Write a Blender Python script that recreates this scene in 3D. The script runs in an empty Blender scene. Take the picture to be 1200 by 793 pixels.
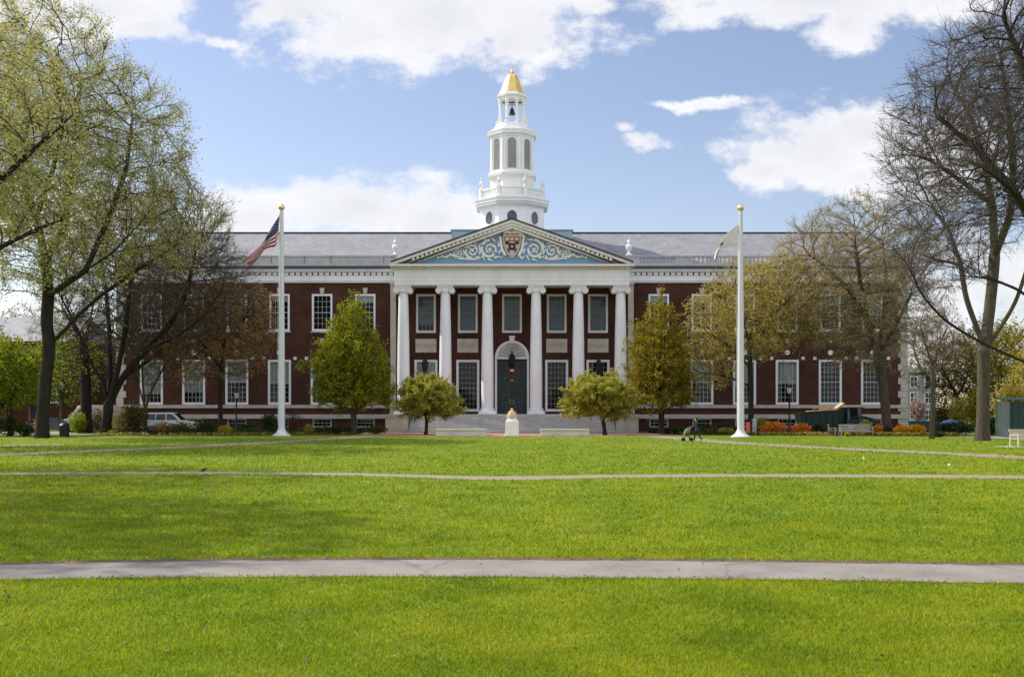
import bpy, bmesh, math, random
import numpy as np
from mathutils import Vector, Matrix

random.seed(7)
rng = np.random.default_rng(7)
PI = math.pi
sc = bpy.context.scene
COL = sc.collection

# ------------------------------------------------------------------ camera, sky, sun, exposure
F = 1266.7            # focal length in photo pixels (1200 wide)
EYE = 1.8
HOR = 485.0
cam_d = bpy.data.cameras.new("camera")
cam = bpy.data.objects.new("camera", cam_d)
COL.objects.link(cam)
cam.location = (0, 0, EYE)
cam.rotation_euler = (PI / 2, 0, 0)
cam_d.sensor_width = 36.0
cam_d.lens = F / 1200 * 36
cam_d.shift_y = (HOR - 396.5) / 1200
cam_d.clip_start = 0.1
cam_d.clip_end = 6000
sc.camera = cam

BETA, ELEV = math.radians(24), math.radians(45)      # the sun stands to the left, a little behind the facade
SUN_DIR = Vector((-math.cos(BETA) * math.cos(ELEV), math.sin(BETA) * math.cos(ELEV), math.sin(ELEV)))
sun_d = bpy.data.lights.new("sun", 'SUN')
sun_d.energy = 4.2
sun_d.angle = math.radians(0.53)
sun_d.color = (1.0, 0.94, 0.85)
sun = bpy.data.objects.new("sun", sun_d)
COL.objects.link(sun)
sun.rotation_euler = SUN_DIR.to_track_quat('Z', 'Y').to_euler()
sun.location = (-60, 60, 90)

sc.view_settings.view_transform = 'Standard'
sc.view_settings.look = 'None'
sc.view_settings.gamma = 1.0
sc.view_settings.exposure = 0.35
sc.view_settings.use_curve_mapping = False

world = bpy.data.worlds.new("World")
sc.world = world
world.use_nodes = True
SKY_STRENGTH = 0.13


def build_world():
    nt = world.node_tree
    N, L = nt.nodes, nt.links
    for n in list(N):
        N.remove(n)
    out = N.new('ShaderNodeOutputWorld')
    bg = N.new('ShaderNodeBackground')
    bg.inputs['Strength'].default_value = SKY_STRENGTH
    L.new(bg.outputs[0], out.inputs[0])
    sky = N.new('ShaderNodeTexSky')
    sky.sky_type = 'NISHITA'
    sky.sun_disc = False
    sky.sun_elevation = ELEV
    sky.sun_rotation = math.atan2(SUN_DIR.x, SUN_DIR.y)
    sky.altitude = 10
    sky.air_density = 1.0
    sky.dust_density = 0.6
    sky.ozone_density = 1.6

    def math_(op, a, b=None, clamp=False):
        m = N.new('ShaderNodeMath'); m.operation = op; m.use_clamp = clamp
        for i, v in enumerate((a, b)):
            if v is None:
                continue
            if hasattr(v, 'links') or hasattr(v, 'is_output'):
                L.new(v, m.inputs[i])
            else:
                m.inputs[i].default_value = v
        return m.outputs[0]

    tc = N.new('ShaderNodeTexCoord')
    sep = N.new('ShaderNodeSeparateXYZ')
    L.new(tc.outputs['Generated'], sep.inputs[0])
    x, y, z = sep.outputs
    yy = math_('MAXIMUM', y, 0.08)
    u = math_('DIVIDE', x, yy)
    v = math_('DIVIDE', z, yy)
    com = N.new('ShaderNodeCombineXYZ')
    L.new(u, com.inputs[0]); L.new(v, com.inputs[1])
    P0 = com.outputs[0]
    # billows: the clouds' outlines are dragged about by turbulence
    wn = N.new('ShaderNodeTexNoise')
    wn.inputs['Scale'].default_value = 9; wn.inputs['Detail'].default_value = 7; wn.inputs['Roughness'].default_value = 0.62
    L.new(P0, wn.inputs['Vector'])
    ws = N.new('ShaderNodeVectorMath'); ws.operation = 'SUBTRACT'; L.new(wn.outputs['Color'], ws.inputs[0]); ws.inputs[1].default_value = (.5, .5, .5)
    wm = N.new('ShaderNodeVectorMath'); wm.operation = 'MULTIPLY'; L.new(ws.outputs[0], wm.inputs[0]); wm.inputs[1].default_value = (.085, .050, 0)
    wa = N.new('ShaderNodeVectorMath'); wa.operation = 'ADD'; L.new(P0, wa.inputs[0]); L.new(wm.outputs[0], wa.inputs[1])
    P = wa.outputs[0]

    def noise(vec, scale, detail, rough, sx=1, sy=1, off=(0, 0, 0)):
        mp = N.new('ShaderNodeMapping')
        mp.inputs['Scale'].default_value = (sx, sy, 1)
        mp.inputs['Location'].default_value = off
        L.new(vec, mp.inputs[0])
        n = N.new('ShaderNodeTexNoise')
        n.inputs['Scale'].default_value = scale
        n.inputs['Detail'].default_value = detail
        n.inputs['Roughness'].default_value = rough
        L.new(mp.outputs[0], n.inputs['Vector'])
        return n.outputs[0]

    edge = noise(P0, 17, 10, 0.66, 1, 1.5)
    big = noise(P, 5.5, 3, 0.5, 1, 1.6, (3, 1, 0))
    acc = None
    # cloud banks standing in the sky: centre and half-size as tangents of their bearing and height
    banks = [(505, 15, 235, 62), (440, 40, 130, 55), (600, 45, 95, 42), (350, 5, 90, 40), (690, 8, 40, 22),
             (930, -5, 240, 38), (985, 25, 60, 42), (1110, -10, 90, 42),
             (420, 245, 165, 50), (310, 262, 110, 50), (500, 255, 110, 42),
             (968, 176, 112, 56), (1015, 165, 130, 50), (900, 196, 50, 24), (1010, 215, 70, 24), (1080, 190, 110, 60),
             (110, 15, 130, 48), (170, 40, 70, 24), (40, -5, 110, 45),
             (758, 163, 25, 10), (818, 118, 50, 5.5), (730, 148, 18, 7), (245, 45, 24, 8),
             (60, 250, 160, 45), (1090, 390, 90, 40), (1180, 330, 120, 60)]
    for (cx, cy, rx, ry) in banks:
        vs = N.new('ShaderNodeVectorMath'); vs.operation = 'SUBTRACT'
        L.new(P, vs.inputs[0]); vs.inputs[1].default_value = ((cx - 600) / F, (HOR - cy) / F, 0)
        vm = N.new('ShaderNodeVectorMath'); vm.operation = 'MULTIPLY'
        L.new(vs.outputs[0], vm.inputs[0]); vm.inputs[1].default_value = (F / rx, F / ry, 0)
        vl = N.new('ShaderNodeVectorMath'); vl.operation = 'LENGTH'
        L.new(vm.outputs[0], vl.inputs[0])
        b = math_('SUBTRACT', 1.0, vl.outputs['Value'])
        k = min(1.0, ry / 30)
        b = math_('MULTIPLY', b, 0.45 + 0.55 * k)
        acc = b if acc is None else math_('MAXIMUM', acc, b)
    front = math_('GREATER_THAN', y, 0.09)
    acc = math_('MAXIMUM', acc, -1.5)
    e1 = math_('MULTIPLY', math_('SUBTRACT', edge, 0.5), 2.3)
    e2 = math_('MULTIPLY', math_('SUBTRACT', big, 0.5), 0.9)
    d = math_('ADD', math_('ADD', acc, e1), e2)
    mr = N.new('ShaderNodeMapRange'); mr.interpolation_type = 'SMOOTHSTEP'
    mr.inputs['From Min'].default_value = -0.14
    mr.inputs['From Max'].default_value = 0.52
    L.new(d, mr.inputs['Value'])
    dens_f = math_('MULTIPLY', mr.outputs[0], front)
    # broken cloud over the unseen rest of the sky, thickened for fill light
    gen = noise(tc.outputs['Generated'], 2.6, 6, 0.58, 1, 1, (2, 5, 1))
    mr2 = N.new('ShaderNodeMapRange'); mr2.interpolation_type = 'SMOOTHSTEP'
    mr2.inputs['From Min'].default_value = 0.36
    mr2.inputs['From Max'].default_value = 0.54
    L.new(gen, mr2.inputs['Value'])
    back = math_('MULTIPLY', math_('SUBTRACT', 1.0, front), mr2.outputs[0])
    dens = math_('MULTIPLY', math_('ADD', dens_f, back, True), 0.94)
    # cloud tone: bright tops, greyer thick undersides
    tone = noise(P, 11, 8, 0.62, 1, 2.0, (7, 3, 0))
    core = math_('MULTIPLY', mr.outputs[0], math_('MULTIPLY', acc, 0.75))
    tsum = math_('ADD', math_('MULTIPLY', math_('SUBTRACT', tone, 0.4), 1.6), core, True)
    cr = N.new('ShaderNodeMix'); cr.data_type = 'RGBA'
    L.new(tsum, cr.inputs['Factor'])
    k = 0.80 / SKY_STRENGTH
    cr.inputs[6].default_value = (k * 1.03, k * 1.03, k * 1.05, 1)
    cr.inputs[7].default_value = (k * 0.83, k * 0.84, k * 0.88, 1)
    gain = N.new('ShaderNodeMix'); gain.data_type = 'RGBA'; gain.blend_type = 'MULTIPLY'
    gain.inputs['Factor'].default_value = 1
    L.new(sky.outputs[0], gain.inputs[6]); gain.inputs[7].default_value = SKY_TINT
    rear_fill = N.new('ShaderNodeMix'); rear_fill.data_type = 'RGBA'        # unseen clouds opposite the sun, brightened and tinted blue as facade fill
    L.new(front, rear_fill.inputs['Factor'])
    rear_fill.inputs[6].default_value = (k * 1.42, k * 1.46, k * 1.60, 1)
    L.new(cr.outputs[2], rear_fill.inputs[7])
    mix = N.new('ShaderNodeMix'); mix.data_type = 'RGBA'
    L.new(dens, mix.inputs['Factor'])
    L.new(gain.outputs[2], mix.inputs[6]); L.new(rear_fill.outputs[2], mix.inputs[7])
    L.new(mix.outputs[2], bg.inputs['Color'])


SKY_TINT = (1.10, 0.95, 0.92, 1)
build_world()


# ------------------------------------------------------------------ helpers
def X(px, d):
    return (px - 600) * d / F


def Z(py, d):
    return EYE + (HOR - py) * d / F


def D(py):
    return EYE * F / (py - HOR)


def G(px, py):
    d = D(py)
    return (X(px, d), d, 0.0)


class MB:
    """collects shapes, then becomes ONE mesh object"""

    def __init__(s):
        s.v = []; s.f = []; s.m = []

    def add(s, vs, fs, m=0):
        o = len(s.v)
        s.v.extend([tuple(p) for p in vs])
        s.f.extend([tuple(i + o for i in f) for f in fs])
        s.m.extend([m] * len(fs))
        return s

    def box(s, x0, x1, y0, y1, z0, z1, m=0):
        vs = [(x0, y0, z0), (x1, y0, z0), (x1, y1, z0), (x0, y1, z0), (x0, y0, z1), (x1, y0, z1), (x1, y1, z1), (x0, y1, z1)]
        return s.add(vs, [(0, 3, 2, 1), (4, 5, 6, 7), (0, 1, 5, 4), (1, 2, 6, 5), (2, 3, 7, 6), (3, 0, 4, 7)], m)

    def obox(s, c, ax, ay, az, m=0):
        c, ax, ay, az = map(Vector, (c, ax, ay, az))
        vs = [c + a * ax + b * ay + g * az for g in (-1, 1) for a, b in ((-1, -1), (1, -1), (1, 1), (-1, 1))]
        return s.add(vs, [(0, 3, 2, 1), (4, 5, 6, 7), (0, 1, 5, 4), (1, 2, 6, 5), (2, 3, 7, 6), (3, 0, 4, 7)], m)

    def bar(s, a, b, r, m=0, n=8, r2=None):
        a, b = Vector(a), Vector(b)
        return s.tube([a, b], [r, r if r2 is None else r2], n, m)

    def tube(s, pts, rad, n=8, m=0, flat=1.0, ref=None):
        pts = [Vector(p) for p in pts]
        if not hasattr(rad, '__len__'):
            rad = [rad] * len(pts)
        vs, fs = [], []
        for i, p in enumerate(pts):
            t = (pts[min(i + 1, len(pts) - 1)] - pts[max(i - 1, 0)]).normalized()
            r = Vector(ref) if ref else (Vector((0, 0, 1)) if abs(t.z) < .9 else Vector((1, 0, 0)))
            e1 = t.cross(r).normalized(); e2 = e1.cross(t).normalized()
            for k in range(n):
                a = 2 * PI * k / n
                vs.append(p + e1 * math.cos(a) * rad[i] + e2 * math.sin(a) * rad[i] * flat)
        for i in range(len(pts) - 1):
            for k in range(n):
                k2 = (k + 1) % n
                fs.append((i * n + k, i * n + k2, (i + 1) * n + k2, (i + 1) * n + k))
        fs.append(tuple(range(n))[::-1])
        fs.append(tuple((len(pts) - 1) * n + k for k in range(n)))
        return s.add(vs, fs, m)

    def lathe(s, prof, c=(0, 0, 0), n=24, m=0, phase=0.0, cap=True, sx=1, sy=1):
        vs, fs = [], []
        for r, z in prof:
            for k in range(n):
                a = 2 * PI * k / n + phase
                vs.append((c[0] + r * math.cos(a) * sx, c[1] + r * math.sin(a) * sy, c[2] + z))
        for i in range(len(prof) - 1):
            for k in range(n):
                k2 = (k + 1) % n
                fs.append((i * n + k, i * n + k2, (i + 1) * n + k2, (i + 1) * n + k))
        if cap:
            fs.append(tuple(range(n))[::-1])
            fs.append(tuple((len(prof) - 1) * n + k for k in range(n)))
        return s.add(vs, fs, m)

    def prism(s, poly, y0, y1, m=0):
        """poly in (x,z), extruded along y"""
        n = len(poly)
        vs = [(p[0], y0, p[1]) for p in poly] + [(p[0], y1, p[1]) for p in poly]
        fs = [tuple(range(n)), tuple(range(2 * n - 1, n - 1, -1))]
        for i in range(n):
            j = (i + 1) % n
            fs.append((j, i, i + n, j + n))
        return s.add(vs, fs, m)

    def prism_x(s, poly, x0, x1, m=0):
        """poly in (y,z), extruded along x"""
        n = len(poly)
        vs = [(x0, p[0], p[1]) for p in poly] + [(x1, p[0], p[1]) for p in poly]
        fs = [tuple(range(n))[::-1], tuple(range(n, 2 * n))]
        for i in range(n):
            j = (i + 1) % n
            fs.append((i, j, j + n, i + n))
        return s.add(vs, fs, m)

    def sphere(s, c, r, n=12, m=0, sx=1, sy=1, sz=1):
        prof = [(max(1e-4, math.sin(PI * i / n) * r), -math.cos(PI * i / n) * r * sz) for i in range(n + 1)]
        return s.lathe(prof, c, n * 2, m, 0, True, sx, sy)

    def mesh(s, name, mats, smooth=False, off=None):
        me = bpy.data.meshes.new(name)
        v = s.v if off is None else [(p[0] + off[0], p[1] + off[1], p[2] + off[2]) for p in s.v]
        me.from_pydata(v, [], s.f)
        for mm in (mats if isinstance(mats, (list, tuple)) else [mats]):
            me.materials.append(mm)
        me.polygons.foreach_set('material_index', s.m)
        bm = bmesh.new(); bm.from_mesh(me)
        bmesh.ops.recalc_face_normals(bm, faces=bm.faces)
        bm.to_mesh(me); bm.free()
        if smooth:
            me.shade_smooth()
            me.set_sharp_from_angle(angle=math.radians(40))
        me.update()
        return me

    def build(s, name, mats, parent=None, smooth=False, off=None, bevel=0):
        o = link(name, s.mesh(name, mats, smooth, off), parent)
        if bevel:
            b = o.modifiers.new('bevel', 'BEVEL'); b.width = bevel; b.segments = 2; b.limit_method = 'ANGLE'
        return o


def link(name, me, parent=None):
    o = bpy.data.objects.new(name, me)
    COL.objects.link(o)
    if parent is not None:
        o.parent = parent
    return o


def tag(o, label, cat, group=None):
    o['label'] = label; o['category'] = cat
    if group:
        o['group'] = group
    return o


def thing(name, label, cat, loc, rz=0, group=None):
    o = bpy.data.objects.new(name, None)
    COL.objects.link(o)
    o.location = loc; o.rotation_euler = (0, 0, rz)
    return tag(o, label, cat, group)


def struct(o, kind='structure'):
    o['kind'] = kind
    return o


def copy_tree(o, parent=None):
    c = o.copy(); COL.objects.link(c)
    if parent is not None:
        c.parent = parent
    for ch in list(o.children):
        copy_tree(ch, c)
    return c


def np_mesh(name, verts, groups, mats, smooth=False):
    """groups: list of (faces array (M,k), material index)"""
    me = bpy.data.meshes.new(name)
    verts = np.asarray(verts, dtype=np.float32)
    me.vertices.add(len(verts)); me.vertices.foreach_set('co', verts.ravel())
    groups = [(np.asarray(f, dtype=np.int32), m) for f, m in groups if len(f)]
    nl = sum(f.size for f, m in groups); nf = sum(len(f) for f, m in groups)
    me.loops.add(nl); me.polygons.add(nf)
    me.loops.foreach_set('vertex_index', np.concatenate([f.ravel() for f, m in groups]))
    tot = np.concatenate([np.full(len(f), f.shape[1], np.int32) for f, m in groups])
    st = np.concatenate([[0], np.cumsum(tot)[:-1]]).astype(np.int32)
    me.polygons.foreach_set('loop_start', st)
    me.polygons.foreach_set('material_index', np.concatenate([np.full(len(f), m, np.int32) for f, m in groups]))
    for mm in (mats if isinstance(mats, (list, tuple)) else [mats]):
        me.materials.append(mm)
    me.update(calc_edges=True)
    if smooth:
        me.shade_smooth()
    return me


# ------------------------------------------------------------------ materials
def new_mat(name):
    m = bpy.data.materials.new(name); m.use_nodes = True
    nt = m.node_tree
    return m, nt, nt.nodes['Principled BSDF']


def ramp(nt, src, stops):
    r = nt.nodes.new('ShaderNodeValToRGB')
    nt.links.new(src, r.inputs[0])
    e = r.color_ramp.elements
    while len(e) < len(stops):
        e.new(0.5)
    for el, (p, c) in zip(e, stops):
        el.position = p; el.color = (*c, 1)
    return r.outputs[0]


def tex_noise(nt, scale, detail=4, rough=0.55, stretch=(1, 1, 1), coord='Object'):
    tc = nt.nodes.new('ShaderNodeTexCoord')
    mp = nt.nodes.new('ShaderNodeMapping'); mp.inputs['Scale'].default_value = stretch
    n = nt.nodes.new('ShaderNodeTexNoise')
    n.inputs['Scale'].default_value = scale; n.inputs['Detail'].default_value = detail; n.inputs['Roughness'].default_value = rough
    nt.links.new(tc.outputs[coord], mp.inputs[0]); nt.links.new(mp.outputs[0], n.inputs['Vector'])
    return n.outputs[0]


def bump(nt, bsdf, h, strength=0.3, dist=0.02):
    b = nt.nodes.new('ShaderNodeBump')
    b.inputs['Strength'].default_value = strength; b.inputs['Distance'].default_value = dist
    nt.links.new(h, b.inputs['Height']); nt.links.new(b.outputs[0], bsdf.inputs['Normal'])


def M(name, col, rough=0.6, var=0.12, scale=1.5, metal=0.0, bmp=0.0, stretch=(1, 1, 1), spec=0.4, fine=0):
    m, nt, b = new_mat(name)
    n = tex_noise(nt, scale, 6, 0.6, stretch)
    lo = tuple(c * (1 - var) for c in col); hi = tuple(min(1, c * (1 + var)) for c in col)
    nt.links.new(ramp(nt, n, [(0.3, lo), (0.7, hi)]), b.inputs['Base Color'])
    b.inputs['Roughness'].default_value = rough
    b.inputs['Metallic'].default_value = metal
    b.inputs['Specular IOR Level'].default_value = spec
    if bmp:
        bump(nt, b, tex_noise(nt, scale * 8, 4, 0.6), bmp, 0.02)
    return m


def brick_mat():
    m, nt, b = new_mat('brick')
    tc = nt.nodes.new('ShaderNodeTexCoord')
    mp = nt.nodes.new('ShaderNodeMapping'); mp.inputs['Rotation'].default_value = (PI / 2, 0, 0)
    nt.links.new(tc.outputs['Object'], mp.inputs[0])
    br = nt.nodes.new('ShaderNodeTexBrick')
    br.inputs['Scale'].default_value = 1.0
    br.inputs['Brick Width'].default_value = 0.22; br.inputs['Row Height'].default_value = 0.075
    br.inputs['Mortar Size'].default_value = 0.008
    br.inputs['Color1'].default_value = (0.052, 0.0185, 0.0135, 1)
    br.inputs['Color2'].default_value = (0.092, 0.033, 0.0235, 1)
    br.inputs['Mortar'].default_value = (0.085, 0.058, 0.046, 1)
    nt.links.new(mp.outputs[0], br.inputs['Vector'])
    n = tex_noise(nt, 0.35, 6, 0.65, (1, 1, 1.6))
    g = ramp(nt, n, [(0.25, (0.60, 0.60, 0.63)), (0.5, (1.0, .98, .97)), (0.78, (1.5, 1.36, 1.28))])
    mx = nt.nodes.new('ShaderNodeMix'); mx.data_type = 'RGBA'; mx.blend_type = 'MULTIPLY'; mx.inputs['Factor'].default_value = 1
    nt.links.new(br.outputs['Color'], mx.inputs[6]); nt.links.new(g, mx.inputs[7])
    nt.links.new(mx.outputs[2], b.inputs['Base Color'])
    b.inputs['Roughness'].default_value = 0.95
    b.inputs['Specular IOR Level'].default_value = 0.12
    bump(nt, b, br.outputs['Fac'], 0.25, 0.01)
    return m


def slate_mat(name, c1, c2, rot=0):
    m, nt, b = new_mat(name)
    tc = nt.nodes.new('ShaderNodeTexCoord')
    br = nt.nodes.new('ShaderNodeTexBrick')
    br.inputs['Scale'].default_value = 1.0
    br.inputs['Brick Width'].default_value = 0.45; br.inputs['Row Height'].default_value = 0.30
    br.inputs['Mortar Size'].default_value = 0.012
    br.inputs['Color1'].default_value = (*c1, 1); br.inputs['Color2'].default_value = (*c2, 1)
    br.inputs['Mortar'].default_value = tuple(c * 0.55 for c in c1) + (1,)
    mp = nt.nodes.new('ShaderNodeMapping'); mp.inputs['Rotation'].default_value = (0, 0, rot)
    nt.links.new(tc.outputs['Object'], mp.inputs[0]); nt.links.new(mp.outputs[0], br.inputs['Vector'])
    n = tex_noise(nt, 0.5, 6, 0.7)
    g = ramp(nt, n, [(0.3, (0.82, 0.82, 0.83)), (0.7, (1.14, 1.13, 1.12))])
    mx = nt.nodes.new('ShaderNodeMix'); mx.data_type = 'RGBA'; mx.blend_type = 'MULTIPLY'; mx.inputs['Factor'].default_value = 1
    nt.links.new(br.outputs['Color'], mx.inputs[6]); nt.links.new(g, mx.inputs[7])
    nt.links.new(mx.outputs[2], b.inputs['Base Color'])
    b.inputs['Roughness'].default_value = 0.62
    return m


def glass_mat():
    m, nt, b = new_mat('window_glass')
    N, L = nt.nodes, nt.links
    N.remove(b)
    out = [n for n in N if n.type == 'OUTPUT_MATERIAL'][0]
    tr = N.new('ShaderNodeBsdfTransparent'); tr.inputs[0].default_value = (0.72, 0.78, 0.78, 1)
    gl = N.new('ShaderNodeBsdfGlossy'); gl.inputs['Roughness'].default_value = 0.03
    n = tex_noise(nt, 1.3, 2, 0.5)
    bp = N.new('ShaderNodeBump'); bp.inputs['Strength'].default_value = 0.05; bp.inputs['Distance'].default_value = 0.05
    L.new(n, bp.inputs['Height']); L.new(bp.outputs[0], gl.inputs['Normal'])
    fr = N.new('ShaderNodeFresnel'); fr.inputs['IOR'].default_value = 1.52
    mul = N.new('ShaderNodeMath'); mul.operation = 'MULTIPLY_ADD'; mul.inputs[1].default_value = 0.55; mul.inputs[2].default_value = 0.0
    L.new(fr.outputs[0], mul.inputs[0])
    mx = N.new('ShaderNodeMixShader')
    L.new(mul.outputs[0], mx.inputs[0]); L.new(tr.outputs[0], mx.inputs[1]); L.new(gl.outputs[0], mx.inputs[2])
    L.new(mx.outputs[0], out.inputs[0])
    return m


def leaf_mat(name, cols, trans=0.4, rough=0.6):
    """every leaf takes its own hue; the leaf lets some light through"""
    m, nt, b = new_mat(name)
    N, L = nt.nodes, nt.links
    out = [n for n in N if n.type == 'OUTPUT_MATERIAL'][0]
    g = N.new('ShaderNodeNewGeometry')
    n = tex_noise(nt, 0.35, 3, 0.5)
    ad = N.new('ShaderNodeMath'); ad.operation = 'MULTIPLY_ADD'; ad.inputs[1].default_value = 0.55
    L.new(g.outputs['Random Per Island'], ad.inputs[0])
    sb = N.new('ShaderNodeMath'); sb.operation = 'MULTIPLY'; sb.inputs[1].default_value = 0.45
    L.new(n, sb.inputs[0]); L.new(sb.outputs[0], ad.inputs[2])
    k = len(cols)
    c = ramp(nt, ad.outputs[0], [(0.1 + 0.8 * i / max(1, k - 1), cc) for i, cc in enumerate(cols)])
    L.new(c, b.inputs['Base Color'])
    b.inputs['Roughness'].default_value = rough
    b.inputs['Specular IOR Level'].default_value = 0.25
    tl = N.new('ShaderNodeBsdfTranslucent')
    L.new(c, tl.inputs['Color'])
    mx = N.new('ShaderNodeMixShader'); mx.inputs[0].default_value = trans
    L.new(b.outputs[0], mx.inputs[1]); L.new(tl.outputs[0], mx.inputs[2])
    L.new(mx.outputs[0], out.inputs[0])
    return m


def cloth_mat(name, c):
    m, nt, b = new_mat(name)
    N, L = nt.nodes, nt.links
    out = [n for n in N if n.type == 'OUTPUT_MATERIAL'][0]
    n = tex_noise(nt, 3, 4, .6)
    k = ramp(nt, n, [(.3, tuple(x * .92 for x in c)), (.7, c)])
    L.new(k, b.inputs['Base Color']); b.inputs['Roughness'].default_value = .85
    tl = N.new('ShaderNodeBsdfTranslucent'); L.new(k, tl.inputs['Color'])
    mx = N.new('ShaderNodeMixShader'); mx.inputs[0].default_value = .4
    L.new(b.outputs[0], mx.inputs[1]); L.new(tl.outputs[0], mx.inputs[2]); L.new(mx.outputs[0], out.inputs[0])
    return m


def bark_mat(name, c):
    m, nt, b = new_mat(name)
    n = tex_noise(nt, 5, 6, 0.7, (1, 1, 0.22))
    L = nt.links
    L.new(ramp(nt, n, [(0.3, tuple(x * 0.55 for x in c)), (0.7, tuple(x * 1.35 for x in c))]), b.inputs['Base Color'])
    b.inputs['Roughness'].default_value = 0.9
    b.inputs['Specular IOR Level'].default_value = 0.2
    bump(nt, b, n, 1.0, 0.07)
    return m


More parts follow.
